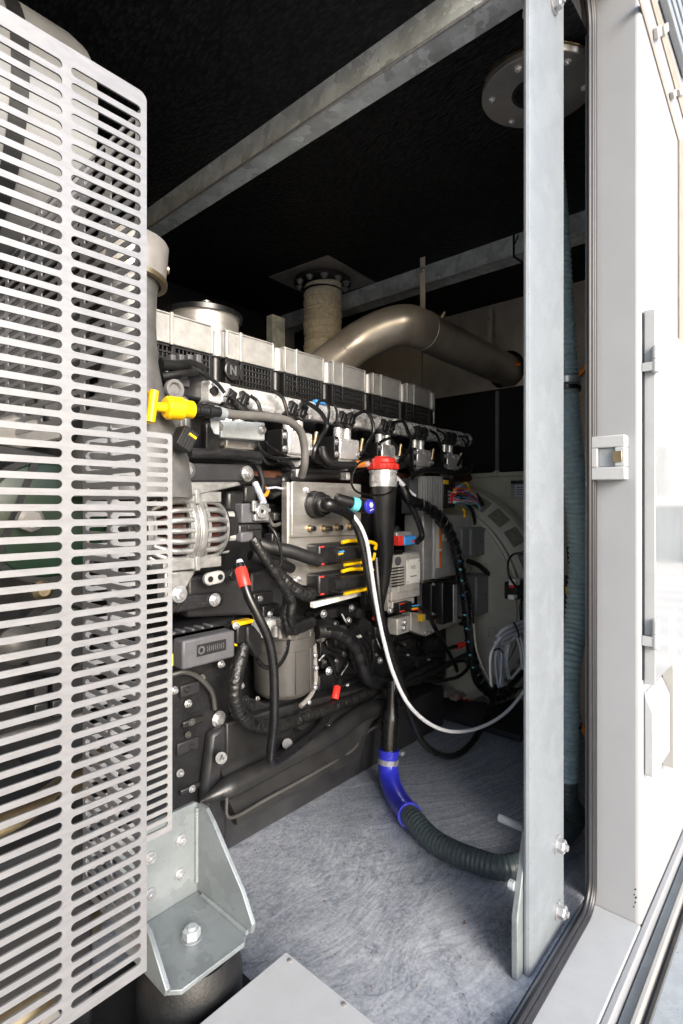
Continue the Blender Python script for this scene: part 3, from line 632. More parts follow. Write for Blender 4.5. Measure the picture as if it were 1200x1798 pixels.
for u, v in ((995, 675), (996, 1262)):
    p = Q(u, v, .557); MB().ring(p, UP, .0355, .039, .018, 30).build('clip', 'zinc', hs)
    MB().ring(p - UP * .02, UP, .0352, .0405, .012, 30).build('tie', 'cable', hs)
el = thing('blue_elbow', 'shiny blue silicone elbow joining the black drain pipe to the floor hose', 'hose elbow', QD(700, 1400, 1.78))
ep2 = spline([QD(683, 1316, 1.93), QD(682, 1345, 1.92), QD(686, 1374, 1.88), QD(699, 1404, 1.79), QD(720, 1432, 1.665)], 8)
MB().tube(ep2, .0355, 32, lambda L, i: .0355 if 1 < i < len(ep2) - 2 else .0378).build('elbow', 'blue', el)
d = (ep2[4] - ep2[3]).normalized(); MB().ring(ep2[4], d, .0357, .0385, .018, 32).build('clamp', 'zinc', el)
MB().box(ep2[4] + V((.035, -.035, .002)), ep2[4] + V((.055, -.018, .016))).build('clamp_screw', 'zinc', el, .002)
dp = spline([QD(690, 1195, 1.98), QD(688, 1240, 1.96), QD(684, 1290, 1.94), QD(683, 1318, 1.93), QD(683, 1330, 1.93)], 6)
tag(MB().tube(dp, .028, 20, lambda L, i: .022 if i < 8 else .029).build('drain_pipe', 'cable'), 'short black drain pipe going down into the blue elbow', 'pipe')
# tan lining and dark frame seen between the hose and the seal
tl2 = thing('inner_cover', 'tan rounded cover with an orange edge behind the corrugated hose', 'cover', QX(1028, 1300, 1.95))
xslab('panel', [(1015, 668), (1046, 634), (1078, 610), (1078, 1345), (1046, 1305), (1015, 1262)], 2.02, .02, 'tan', tl2, .006)
xslab('edge', [(1015, 1262), (1046, 1305), (1078, 1345), (1078, 1362), (1040, 1316), (1012, 1270)], 2.012, .02, 'orange', tl2, .002)
xslab('edge', [(1014, 664), (1046, 630), (1078, 606), (1078, 598), (1044, 622), (1012, 658)], 2.012, .02, 'orange', tl2, .002)
tag(xslab('grey_flap', [(998, 905), (1003, 905), (1017, 985), (1016, 1000), (1008, 985)], 2.06, .01, 'duct', None, .002), 'pale sliver of sheet metal behind the hose beside the post', 'sheet')
vb = thing('valve_unit', 'small black valve unit with a yellow tag behind the hose and post', 'valve', QX(1004, 1100, 2.1))
xslab('body', [(990, 1010), (1012, 1010), (1012, 1120), (990, 1120)], 2.14, .06, 'black_plastic', vb, .006)
xslab('knob', [(994, 960), (1006, 958), (1010, 985), (996, 990)], 2.12, .05, 'rubber', vb, .006)
xslab('tag', [(993, 1030), (998, 1030), (998, 1042), (993, 1042)], 2.135, .004, 'yellow', vb, .001)
# ================================================================ THE ENGINE (one thing; everything bolted to it is a part)
en = thing('engine', 'long black six cylinder diesel engine with pale cast covers', 'engine', (1.5, 1.6, .02))
MB().box((.72, 1.47, .22), (2.24, 2.05, 1.40)).build('engine_block', 'black_paint', en, .01)
# pressed frame rail and oil pan skirt along the floor
MB().prism([(x, 1.285, z) for x, z in ((.90, .004), (2.14, .004), (2.14, .182), (1.72, .182), (1.66, .17), (1.0, .12), (.90, .12))], (0, .62, 0)).build('base_rail', 'black_frame', en, .004)
pan = MB()
prof = [(1.30, .275), (1.262, .262), (1.246, .235), (1.240, .205), (1.226, .178), (1.198, .150), (1.186, .128), (1.186, .116), (1.20, .112), (1.236, .136), (1.30, .15)]
nS = 26; xs = [.905 + (1.70 - .905) * i / nS for i in range(nS + 1)]
def lift(x): return .0 + .085 * max(0, min(1, (x - 1.43) / .10)) + .03 * max(0, min(1, (x - 1.60) / .05))
vs = []
for x in xs:
    L = lift(x)
    for k, (y, z) in enumerate(prof): vs.append((x, y + .035 * min(1, L / .085), z * .9 + .03 + L * (1 if k > 3 else .5)))
npf = len(prof); fs = [[i * npf + k, i * npf + (k + 1) % npf, (i + 1) * npf + (k + 1) % npf, (i + 1) * npf + k] for i in range(nS) for k in range(npf)]
fs += [list(range(npf)), list(range(nS * npf, (nS + 1) * npf))]
pan.add(vs, fs).build('oil_pan_skirt', 'dark_plastic', en, 0, 50)
MB().tube(spline([Q(352, 1408, 1.225), Q(384, 1392, 1.215), Q(440, 1364, 1.215), Q(520, 1322, 1.22), Q(585, 1288, 1.225), Q(612, 1268, 1.23), Q(640, 1250, 1.24), Q(692, 1234, 1.25)], 8), .030, 16, lambda L, i: .030 * min(1, .1 + L / .09)).build('rolled_ridge', 'dark_plastic', en)
MB().tube(spline([Q(398, 1400, 1.17), Q(405, 1436, 1.17), Q(470, 1402, 1.18), Q(540, 1364, 1.19), Q(598, 1331, 1.20), Q(622, 1314, 1.2), Q(640, 1290, 1.22), Q(662, 1275, 1.23), Q(690, 1262, 1.24)], 5), .0045, 8).build('rolled_edge', 'filter', en)
yslab('sump_wall', [(398, 1270), (520, 1236), (690, 1196), (690, 1250), (600, 1278), (520, 1310), (398, 1372)], 1.275, .06, 'dark_plastic', en, .006)
bolts([Q(389, 1330, 1.20), Q(505, 1306, 1.22), Q(577, 1275, 1.24)], -YP, en, .012, 'dark_plastic', 'stud')
for u, v in ((389, 1331), (505, 1306)): MB().cyl(Q(u, v, 1.26), Q(u, v, 1.19), .017, .015).build('boss', 'dark_plastic', en)
bolts([Q(640, 1276, 1.282), Q(634, 1296, 1.282), Q(642, 1303, 1.282)], -YP, en, .006, 'dark_plastic', 'stud')
# timing case on the left
yslab('timing_case', [(250, 1120), (415, 1080), (425, 1180), (402, 1270), (392, 1330), (385, 1500), (250, 1560)], 1.30, .16, 'black_paint', en, .012)
yslab('timing_rib', [(372, 1290), (400, 1272), (400, 1480), (372, 1500), (358, 1400)], 1.262, .035, 'black_frame', en, .012)
bolts([Q(384, 1262, 1.295)], -YP, en, .017, 'zinc')
bolts([Q(306, 1212, 1.295), Q(330, 1235, 1.295), Q(316, 1357, 1.295), Q(388, 1166, 1.25)], -YP, en, .008, 'zinc')
# upper rocker covers, one per cylinder, and the latticed covers below them
X0, PIT = .777, .2466
rc = MB(); W = .2
rc.box((X0, 1.40, 1.466), (X0 + W, 1.78, 1.548)); rc.box((X0 - .002, 1.397, 1.548), (X0 + W + .002, 1.785, 1.554))
rc.box((X0 + .052, 1.392, 1.462), (X0 + .063, 1.4, 1.556)); rc.box((X0 + .0, 1.3935, 1.466), (X0 + .008, 1.4, 1.552))
rc.box((X0 + W - .008, 1.3955, 1.466), (X0 + W, 1.4, 1.552))
rc.box((X0 + W, 1.418, 1.47), (X0 + PIT - .004, 1.78, 1.535)); rc.lathe((X0 + .2225, 1.412, 1.462), UP, [(0, .0215), (.078, .0205), (.081, .017)], 28)
rc.box((X0 + .236, 1.40, 1.465), (X0 + PIT - .003, 1.43, 1.545))
rco = rc.build('rocker_cover', 'alu_cast', en, .003)
lt = MB(); zb, zt = 1.384, 1.464
for k in range(5): zz = zb + k * (zt - zb - .006) / 4; lt.box((X0 + .006, 1.405, zz), (X0 + .196, 1.416, zz + .006))
for k in range(15): xx = X0 + .008 + k * .0132; lt.box((xx, 1.407, zb), (xx + .0035, 1.4145, zt))
lt.box((X0 + .003, 1.402, zb), (X0 + .013, 1.43, zt)); lt.box((X0 + .188, 1.402, zb), (X0 + .199, 1.43, zt)); lt.box((X0 + .060, 1.400, zb + .02), (X0 + .072, 1.43, zt))
lt.lathe((X0 + .2225, 1.422, 1.33), UP, [(0, .0185), (.13, .0185)], 20)
lto = lt.build('lattice_cover', 'dark_plastic', en, .001)
bko = MB().box((X0 + .0, 1.432, zb - .03), (X0 + PIT - .01, 1.465, zt)).build('cover_back', 'black_plastic', en)
sbl = MB().lathe((X0 + .03, 1.50, 1.553), UP, [(0, .008), (.012, .008), (.012, .004), (.02, .004)], 10); sbl.lathe((X0 + .05, 1.50, 1.553), UP, [(0, .006), (.014, .006)], 10)
sblo = sbl.build('cover_stud', 'alu', en)
for i in range(1, 6):
    for o in (rco, lto, bko, sblo): copy_part(o, en, (i * PIT, 0, 0))
MB().box((.745, 1.42, 1.468), (.772, 1.75, 1.545)).build('end_cover', 'alu_cast', en, .003)
MB().box((X0 + 6 * PIT, 1.41, 1.40), (X0 + 6 * PIT + .012, 1.75, 1.55)).build('end_cover', 'alu_cast', en, .003)
ec = Q(408, 651, 1.398); eb = MB().lathe(ec, -YP, [(0, .031), (.005, .031), (.007, .027), (.004, .025), (.004, .001)], 32).build('maker_badge', 'dark_plastic', en)
zg = MB(); zg.box(ec + V((-.012, -.008, -.016)), ec + V((-.006, -.003, .016))); zg.box(ec + V((.006, -.008, -.016)), ec + V((.012, -.003, .016)))
zg.box(ec + V((-.003, -.0075, -.018)), ec + V((.003, -.0035, .018)), Matrix.Rotation(-.6, 3, 'Y')); zg.build('emblem', 'grey_plastic', eb, .001)
MB().box((1.245, 1.52, 1.555), (1.30, 1.58, 1.568)).build('oil_cap', 'blue', en, .004)
# fuel rail
ZR = 1.332; xa = Q(366, 700, 1.33).x; xb = Q(826, 780, 1.33).x
MB().tube([V((xa + (xb - xa) * i / 8, 1.352, ZR)) for i in range(9)], .034, 24).build('fuel_rail', 'alu', en)
MB().box((xa - .004, 1.318, ZR - .032), (xa + .075, 1.385, ZR + .032)).build('rail_block', 'alu', en, .007)
MB().lathe((xa + .01, 1.318, ZR), -YP, [(0, .014), (.006, .014), (.006, .007)], 18).build('plug', 'black_plastic', en)
for i in range(6):
    xx = xa + .16 + i * .247; MB().box((xx, 1.321, ZR - .034), (xx + .10, 1.386, ZR + .032)).build('rail_saddle', 'alu', en, .012)
for u, v in ((566, 706), (628, 722), (655, 729)): 
    p = Q(u, v, 1.312); MB().box(p + V((-.03, 0, -.006)), p + V((.03, .02, .006))).build('rail_tape', 'lblue' if u == 566 else 'duct', en, .003)  # blue and pale strips paint the sky's reflection on the rail
# fuel pumps, one per cylinder
def pump(xc):
    q = MB().box((xc - .048, 1.30, 1.170), (xc + .062, 1.37, 1.246)).build('fuel_pump', 'alu', en, .006)
    MB().prism([(xc - .055, 1.303, 1.168), (xc + .035, 1.303, 1.168), (xc + .0, 1.303, 1.128), (xc - .012, 1.303, 1.128)], (0, .05, 0)).build('pump_foot', 'alu_cast', q, .003)
    MB().box((xc - .015, 1.298, 1.095), (xc + .006, 1.33, 1.122)).build('pump_clip', 'alu', q, .002)
    MB().box((xc - .074, 1.304, 1.165), (xc - .049, 1.38, 1.25)).build('pump_flange', 'black_paint', q, .004)
    for zz in (1.185, 1.228): MB().bolt((xc - .062, 1.304, zz), -YP, .0085, .008).build('pump_bolt', 'zinc', q)
    MB().bolt((xc + .055, 1.30, 1.19), -YP, .009, .01).build('pump_bolt', 'zinc', q)
    for dx in (-.022, .026):
        MB().lathe((xc + dx, 1.335, 1.246), UP, [(0, .019), (.004, .019), (.005, .017), (.040, .017), (.043, .014)], 24).build('solenoid', 'alu', q)
        R = Matrix.Rotation(.42, 3, 'Y'); c = V((xc + dx - .004, 1.318, 1.318))
        k = MB().box(c + V((-.016, -.016, -.026)), c + V((.016, .016, .026)), R); k.box(c + V((-.019, -.019, -.006)), c + V((.019, .019, .002)), R); k.box(c + V((-.006, -.021, -.02)), c + V((.006, -.016, .02)), R)
        k.build('plug', 'black_plastic', q, .003)
    MB().lathe((xc + .078, 1.31, 1.205), V((.15, -.1, 1)), [(0, .012), (.02, .012), (.02, .008), (.05, .008)], 12).build('pipe_union', 'bronze', q)
    return q
p0 = pump(1.0)
for i in range(1, 6): copy_part(p0, en, (i * .25, 0, 0))
# bracket block under the dipstick tube
yslab('bracket_block', [(388, 737), (466, 742), (466, 774), (388, 768)], 1.235, .05, 'galv', en, .004)
bolts([Q(382, 748, 1.232)], -YP, en, .013); bolts([Q(460, 755, 1.232)], -YP, en, .010)
yslab('stay', [(362, 742), (388, 742), (388, 790), (362, 790)], 1.24, .03, 'black_paint', en, .004)
MB().tube([Q(333, 796, 1.2), Q(400, 797, 1.2), Q(455, 802, 1.2)], .014, 16).build('cross_tube', 'black_paint', en)
yslab('tension_arm', [(304, 812), (440, 816), (446, 838), (430, 846), (304, 846)], 1.205, .03, 'black_frame', en, .006)
for u, v in ((327, 826), (432, 832)):
    MB().lathe(Q(u, v, 1.205), -YP, [(0, .022), (.008, .022), (.010, .018)], 24).build('collar', 'alu_grey', en)
    MB().bolt(Q(u, v, 1.195), -YP, .012, .012).build('bolt', 'zinc', en)
yslab('alternator_mount', [(290, 846), (420, 846), (425, 852), (345, 870), (290, 876)], 1.19, .05, 'alt', en, .004)
yslab('rib_panel', [(320, 790), (460, 793), (462, 815), (320, 812)], 1.24, .03, 'black_paint', en, .004)
# coolant outlet: pale casting rising beside the guards
ax = V((.64, 1.255, 1.0))
MB().lathe(ax + V((0, 0, .02)), UP, [(0, .145), (.10, .135), (.17, .105), (.25, .078), (.33, .063), (.42, .058), (.50, .060), (.53, .067), (.535, .067)], 44).build('coolant_outlet', 'alu_grey', en)
MB().lathe(ax + V((0, 0, .555)), V((.10, .0, 1)), [(0, .079), (.01, .081), (.085, .081), (.09, .078)], 44).build('hose_clamp', 'flange', en)
MB().ring(ax + V((0, 0, .545)), V((.12, 0, 1)), .07, .084, .012, 40).build('wire_clip', 'bronze', en)
MB().lathe(ax + V((.079, -.03, .59)), V((.9, -.4, .1)), [(0, .010), (.004, .010), (.005, .006)], 14).build('clamp_screw', 'bronze', en)
MB().lathe(Q(304, 684, 1.19), -YP, [(0, .024), (.012, .024), (.012, .016), (.006, .012), (.006, .001)], 24).build('plug', 'alu_grey', en)
yslab('outlet_flange', [(262, 690), (300, 676), (336, 700), (340, 775), (310, 780), (262, 770)], 1.20, .05, 'alu_grey', en, .01)
for u in (318, 326): yslab('rib', [(u, 700), (u + 4, 702), (u + 3, 772), (u - 1, 772)], 1.192, .01, 'alu_cast', en, .002)
# dark castings between outlet and first cylinder
ybx('intake_case', 290, 640, 366, 700, 1.36, .08, 'black_plastic', en, .01)
for u in (301, 316, 331, 346): ybx('case_rib', u, 622, u + 9, 640, 1.352, .03, 'grey_plastic', en, .003)
ybx('case_tab', 312, 652, 330, 664, 1.35, .02, 'alu_grey', en, .003); ybx('case_tab', 311, 664, 334, 678, 1.35, .02, 'grey_plastic', en, .003)
MB().tube(hosepts([(282, 640, 1.3), (310, 642, 1.31), (335, 640, 1.33), (356, 648, 1.34)]), .015, 14).build('breather_pipe', 'rubber', en)
MB().tube(hosepts([(284, 662, 1.3), (318, 656, 1.3), (350, 652, 1.32)]), .010, 12).build('breather_pipe', 'rubber', en)
# air filter drum behind the covers
dc = QD(358, 600, 1.86); MB().lathe((dc.x, dc.y, 1.52), UP, [(0, .118), (.115, .118), (.12, .124), (.128, .126), (.130, .10), (.13, .01)], 56).build('filter_drum', 'inox_plate', en)
MB().ring((dc.x, dc.y, 1.638), UP, .112, .131, .016, 56).build('drum_rim', 'cable', en)
MB().lathe((dc.x - .05, dc.y - .09, 1.652), UP, [(0, .009), (.01, .009), (.01, .014), (.014, .014)], 12).build('wing_nut', 'zinc', en)
# ---------------------------------------------------------------- alternator
AY, AZ, AR = 1.275, .938, .106
al = MB(); A0 = V((0, AY, AZ))
al.lathe(V((.762, AY, AZ)), XP, [(0, AR - .003), (.004, AR + .001), (.018, AR + .001), (.020, AR - .004), (.024, AR - .004), (.026, AR + .001), (.040, AR + .001), (.044, AR - .003)], 48)
al.ring(V((.655, AY, AZ)), XP, .02, .078, .02, 40); al.ring(V((.884, AY, AZ)), XP, .02, .070, .012, 40)
for a in (1.25, 4.55): 
    cc = A0 + V((0, -math.sin(0) * 0, 0)); y = AY - .07; zz = AZ + (.085 if a < 3 else -.085)
    al.box((.69, y - .012, zz - .014), (.86, y + .06, zz + .014)); al.box((.776, y - .02, zz - .018), (.79, y + .03, zz + .018))
alt = al.build('alternator', 'alt', en, .004)
def cage(x0, x1, flip):
    g = MB()
    for k in range(24):
        a = 2 * math.pi * k / 24; u = V((0, math.cos(a), math.sin(a))); pts = []
        for j in range(9):
            t = j / 8; rr = AR - .004 - .034 * max(0, (t - .35) / .65) ** 2; xx = x0 + (x1 - x0) * t; pts.append(V((xx, AY, AZ)) + u * rr)
        g.tube(pts, .0076, 8)
    g.ring(V((x1 - .004, AY, AZ)), XP, .05, .078, .009, 40)
    g.ring(V((x0 + (x1 - x0) * .08 - .004, AY, AZ)), XP, AR - .012, AR - .0005, .008, 48)
    return g
cage(.765, .672, 0).build('cooling_grille', 'alt', alt, 0, 60); cage(.803, .885, 1).build('cooling_grille', 'alt', alt, 0, 60)
MB().lathe(V((.69, AY, AZ)), XP, [(0, .05), (.01, .086), (.06, .088), (.065, .06), (.115, .06), (.12, .088), (.165, .086), (.175, .05)], 40).build('winding', 'red_wind', alt)
for a in (2.6, 3.5, 4.2): MB().lathe(V((.893, AY + .068 * math.cos(a), AZ + .068 * math.sin(a))), XP, [(0, .012), (.02, .012), (.022, .009)], 14).build('lug', 'alu_cast', alt)
MB().lathe(V((.893, AY, AZ)), XP, [(0, .078), (.03, .076), (.045, .06)], 36).build('rear_cap', 'black_plastic', alt)
# regulator connectors behind the alternator
ybx('regulator', 425, 884, 474, 918, 1.19, .06, 'grey_plastic', en, .004)
ybx('regulator_base', 420, 920, 461, 950, 1.19, .06, 'dark_plastic', en, .006); ybx('regulator_clip', 424, 934, 446, 952, 1.18, .03, 'grey_plastic', en, .005); ybx('regulator_clip', 436, 922, 460, 930, 1.184, .03, 'dark_plastic', en, .002)
tn = MB(); c = Q(458, 898, 1.175); tn.ring(c, -YP, .006, .020, .01, 20); tn.box(c + V((-.03, -.004, .0)), c + V((-.018, .004, .03))); tn.box(c + V((.01, -.004, -.002)), c + V((.034, .004, .008))); tn.box(c + V((-.02, .0, -.026)), c + V((.03, .012, -.008)))
tn.build('terminal', 'zinc', en, .002)
MB().tube(hosepts([(448, 848, 1.28), (456, 866, 1.26), (463, 882, 1.22)]), .010, 10).build('conductor', 'grey_wire', en)
ybx('rear_case', 400, 862, 430, 900, 1.22, .08, 'black_plastic', en, .01); ybx('rear_case', 430, 853, 452, 884, 1.27, .04, 'dark_plastic', en, .008)
MB().tube(hosepts([(458, 852, 1.30), (470, 860, 1.30), (468, 868, 1.29), (462, 872, 1.29)]), .006, 8).build('orange_clip', 'orange', en)
# lower alternator mount
yslab('mount_foot', [(290, 1005), (345, 1002), (330, 1030), (312, 1058), (290, 1058)], 1.20, .04, 'alt', en, .005)
bolts([Q(315, 1043, 1.195)], -YP, en, .016); bolts([Q(377, 1053, 1.215)], -YP, en, .013); bolts([Q(407, 1010, 1.23)], -YP, en, .013, 'dark_plastic')
yslab('mount_arm', [(300, 1048), (395, 1040), (392, 1064), (300, 1078)], 1.218, .03, 'black_paint', en, .006)
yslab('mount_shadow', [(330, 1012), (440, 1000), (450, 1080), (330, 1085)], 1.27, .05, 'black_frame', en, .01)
lk2 = MB(); p, q = Q(370, 1017, 1.205), Q(387, 1013, 1.205)
o = [p + V((.017 * math.cos(a), 0, .017 * math.sin(a))) for a in [math.pi / 2 + i * math.pi / 8 for i in range(9)]] + [q + V((.017 * math.cos(a), 0, .017 * math.sin(a))) for a in [-math.pi / 2 + i * math.pi / 8 for i in range(9)]]
lk2.prism(o, (0, .014, 0)); lko = lk2.build('link_plate', 'alu_cast', en, .003)
for c in (p, q): MB().lathe(c + YP * -.0005, -YP, [(0, .008), (.001, .008)], 16).build('hole', 'black_plastic', lko)
# charcoal control box with a raised name plate
fb = ybx('control_box', 296, 1098, 405, 1128, 1.235, .09, 'black_plastic', en, .008)
x0, x1 = Q(322, 1150, 1.185).x, Q(414, 1130, 1.185).x; zz1 = Q(322, 1126, 1.185).z; zz0 = Q(322, 1178, 1.185).z
fz = Q(368, 1142, 1.185); lid = MB().box((x0, 1.187, zz0), (x1, 1.235, zz1)).build('lid', 'grey_plastic', fb, .006)
MB().box((x0 - .015, 1.235, zz0 + .006), (x1 + .004, 1.30, zz1 + .012)).build('box_body', 'black_plastic', fb, .006)
mz = (zz0 + zz1) / 2 + .004; MB().box((x0 + .04, 1.1855, mz - .015), (x1 - .03, 1.187, mz + .015)).build('name_plate', 'dark_plastic', fb, .0005)
MB().ring((x0 + .053, 1.1856, mz), -YP, .006, .0105, .001, 24).build('raised_mark', 'grey_plastic', fb)
rm = MB()
for k in range(9):
    xx = x0 + .070 + k * .0062; hgt = (.007, .0075, .006, .0075, .0065, .0075, .006, .007, .0075)[k]; rm.box((xx, 1.1847, mz - hgt), (xx + .0022, 1.1856, mz + hgt)); 
    if k % 2 == 0: rm.box((xx, 1.1847, mz - .001), (xx + .0045, 1.1856, mz + .001))
rm.build('raised_mark', 'grey_plastic', fb)
for k in range(5): MB().box((x0 - .02 + k * .028, 1.20, zz1 + .016), (x0 - .012 + k * .028, 1.24, zz1 + .022)).build('box_rib', 'grey_plastic', fb, .002)
for x, z in ((x1 + .003, mz + .0), (x0 - .03, mz - .012)): MB().box((x, 1.19, z - .012), (x + .006, 1.2, z + .018)).build('clip', 'yellow', fb, .001)
ybx('plug_lock', 418, 1090, 446, 1097, 1.17, .03, 'yellow', en, .003); ybx('plug_body', 417, 1098, 434, 1130, 1.18, .04, 'black_plastic', en, .004)
yslab('plug_cover', [(434, 1099), (448, 1100), (460, 1115), (461, 1148), (452, 1156), (444, 1142), (434, 1126)], 1.17, .03, 'dark_plastic', en, .006)
bolts([Q(414, 1098, 1.18)], -YP, en, .008)
# oil filter canister
fc0 = Q(500, 1170, 1.33); fxc, fyc = fc0.x, 1.335
zt = Q(500, 1110, 1.25).z; zb = Q(500, 1236, 1.25).z
MB().lathe((fxc, fyc, zb), UP, [(0, .080), (.012, .093), (.02, .096), (.085, .098), (.155, .099), (.157, .104), (zt - zb - .03, .104), (zt - zb - .028, .100), (zt - zb, .100), (zt - zb + .004, .09)], 56).build('filter_canister', 'filter', en)
for a in (-1.9, -1.25): MB().box(V((fxc, fyc, zb + .02)) + V((.098 * math.cos(a) - .003, .098 * math.sin(a) - .004, 0)), V((fxc, fyc, zt - .01)) + V((.103 * math.cos(a) + .003, .103 * math.sin(a) + .004, 0))).build('rib', 'filter', en, .002)
MB().lathe((fxc, fyc, zt), UP, [(0, .085), (.02, .075), (.03, .045), (.05, .03)], 30).build('filter_head', 'black_plastic', en)
ybx('filter_block', 462, 1088, 497, 1118, 1.26, .06, 'alu', en, .006)
for u in (470, 484): ybx('block_groove', u, 1090, u + 5, 1110, 1.256, .01, 'alu_cast', en, .002)
for u, v in ((484, 1118), (492, 1120), (508, 1120)): MB().lathe(Q(u, v, 1.24), UP, [(0, .009), (.03, .009), (.034, .006)], 12).build('union', 'alu_grey', en)
MB().lathe(Q(552, 1118, 1.30), V((1, -.2, .05)), [(0, .018), (.014, .018), (.016, .024), (.03, .024), (.032, .016), (.05, .016)], 20).build('hose_union', 'alu_grey', en)
MB().tube(hosepts([(552, 1130, 1.28), (554, 1170, 1.28), (554, 1200, 1.28), (545, 1222, 1.27), (528, 1240, 1.26)]), .008, 10).build('bypass_pipe', 'flange', en)
for u, v in ((551, 1150), (553, 1172), (551, 1206), (540, 1232)): MB().lathe(Q(u, v, 1.272), -YP, [(0, .008), (.012, .008), (.014, .005)], 10).build('union', 'zinc', en)
MB().lathe(Q(510, 1258, 1.30), -YP, [(0, .030), (.05, .030), (.052, .027), (.06, .027)], 30).build('drain_cap', 'dark_plastic', en)
yslab('drain_arm', [(420, 1218), (470, 1236), (520, 1222), (540, 1236), (520, 1268), (470, 1262), (430, 1244)], 1.31, .05, 'black_paint', en, .008)
bolts([Q(431, 1228, 1.30), Q(510, 1262, 1.24)], -YP, en, .009, 'dark_plastic')
# dark crankcase cover behind the hoses
yslab('side_cover', [(588, 1092), (615, 1104), (640, 1082), (655, 1092), (655, 1185), (592, 1185)], 1.36, .10, 'black_frame', en, .01)
yslab('cover_mark', [(626, 1117), (637, 1113), (638, 1118), (627, 1122)], 1.357, .004, 'label', en, .001)
bolts([Q(577, 1178, 1.30), Q(612, 1090, 1.34), Q(617, 1068, 1.34), Q(568, 1078, 1.34), Q(667, 1160, 1.36)], -YP, en, .011)
yslab('crank_panel', [(560, 1185), (700, 1170), (700, 1230), (560, 1260)], 1.38, .06, 'black_paint', en, .01)
yslab('lower_panel', [(655, 1120), (785, 1100), (785, 1190), (655, 1215)], 1.36, .08, 'black_paint', en, .01)
MB().lathe(Q(755, 1135, 1.36), -YP, [(0, .07), (.02, .07), (.03, .05), (.04, .05)], 32).build('round_cover', 'black_frame', en)
MB().box(Q(690, 1150, 1.34), Q(690, 1150, 1.34) + V((.02, .03, .12)), Matrix.Rotation(.6, 3, 'Y')).build('brace', 'black_frame', en, .004)
bolts([Q(648, 1112, 1.345), Q(762, 1112, 1.33)], -YP, en, .009, 'dark_plastic')
for k, (u, v, r) in enumerate(((470, 845, .016), (486, 838, .02), (495, 876, .018), (489, 905, .016), (480, 930, .014), (600, 1072, .02), (560, 1090, .016), (575, 1140, .016), (640, 1222, .018), (668, 930, .02))):
    MB().lathe(Q(u, v, 1.40), -YP, [(0, r * 1.4), (.05, r * 1.3), (.06, r), (.09, r * .9), (.095, r * .5)], 18).build('casting_boss', 'black_frame' if k % 2 else 'dark_plastic', en)
ybx('casting_step', 440, 856, 512, 876, 1.37, .10, 'dark_plastic', en, .008); ybx('casting_step', 470, 884, 510, 912, 1.39, .08, 'black_frame', en, .008)
ybx('casting_step', 555, 1060, 700, 1078, 1.40, .06, 'black_frame', en, .008); ybx('casting_step', 440, 1000, 500, 1075, 1.36, .10, 'black_frame', en, .012)
MB().tube([Q(430, 838, 1.36), Q(560, 838, 1.38), Q(700, 838, 1.40), Q(830, 838, 1.42)], .022, 16).build('manifold', 'rust', en)
# ---------------------------------------------------------------- connector plate
cp = yslab('connector_panel', [(505, 846), (635, 851), (635, 1048), (505, 1022)], 1.27, .03, 'inox_plate', en, .004)
PYv = 1.262
up = yslab('upper_plate', [(513, 845), (634, 850), (634, 940), (513, 944)], PYv, .006, 'inox_plate', cp, .003)
MB().bolt(Q(539, 861, PYv), -YP, .010, .009).build('bolt', 'zinc', cp)
en_ = MB()
for u0, u1 in ((549, 563), (565, 569), (578, 584), (586, 596), (598, 603)):
    for q_ in range(u0, u1, 2): p_ = Q(q_, 853.5 + (q_ - 549) * .02, PYv); en_.box(p_ + V((0, -.0006, -.003)), p_ + V((.0022, .0002, .003)))
en_.build('engraving', 'duct', cp)
pc = Q(552, 886, PYv)
MB().lathe(pc, -YP, [(0, .046), (.004, .046), (.005, .043), (.03, .043), (.032, .038), (.038, .038), (.04, .033), (.055, .033), (.057, .025)], 40).build('main_socket', 'black_plastic', cp)
for u, v in ((543, 928), (568, 928), (591, 926), (613, 925)):
    p = Q(u, v, PYv); MB().lathe(p, -YP, [(0, .012), (.004, .012), (.004, .0085), (.016, .0085)], 16).build('sensor_socket', 'bronze', cp)
    MB().lathe(p - YP * .016, -YP, [(0, .0088), (.010 if u != 568 else .022, .0088)], 16).build('socket_cap', 'black_plastic', cp)
def bigplug(v0, y):
    q = MB(); a, b = Q(545, v0, y), Q(640, v0, y); q.box((a.x, y - .04, a.z - .05), (b.x - .03, y + .02, a.z + .02)); qo = q.build('plug_housing', 'black_plastic', cp, .008)
    MB().lathe((a.x + .045, y - .052, a.z - .018), XP, [(0, .022), (.03, .024), (.032, .028), (.165, .026), (.17, .022), (.175, .012)], 26).build('plug_barrel', 'dark_plastic', cp)
    lkk = MB().tube(spline([V((a.x + .10, y - .05, a.z + .022)), V((a.x + .15, y - .055, a.z + .026)), V((b.x - .01, y - .052, a.z + .012)), V((b.x + .002, y - .05, a.z - .012))], 6), .0065, 8)
    lkk.tube(spline([V((b.x - .002, y - .05, a.z - .026)), V((b.x - .03, y - .055, a.z - .048)), V((a.x + .11, y - .052, a.z - .054))], 6), .0055, 8); lkk.build('plug_lever', 'yellow', cp)
    for zz in (a.z + .012, a.z - .044): MB().box((a.x + .006, y - .0425, zz - .0025), (a.x + .022, y - .04, zz + .0025)).build('plug_mark', 'red', cp)
    return a, b
a, b = bigplug(966, 1.25); 
for k, c in enumerate(('lblue', 'yellow', 'red', 'label', 'green_paint')): MB().tube([V((a.x + .055, 1.172 + .004 * k, a.z - .006 - .007 * k)), V((a.x + .075, 1.170 + .004 * k, a.z - .004 - .006 * k))], .0035, 6).build('core', c, cp)
bigplug(1018, 1.25)
yslab('plate_foot', [(552, 1058), (628, 1040), (628, 1048), (552, 1068)], 1.245, .02, 'label', cp, .002)
bolts([Q(525, 1016, 1.266), Q(519, 1020, 1.266)], -YP, cp, .008)
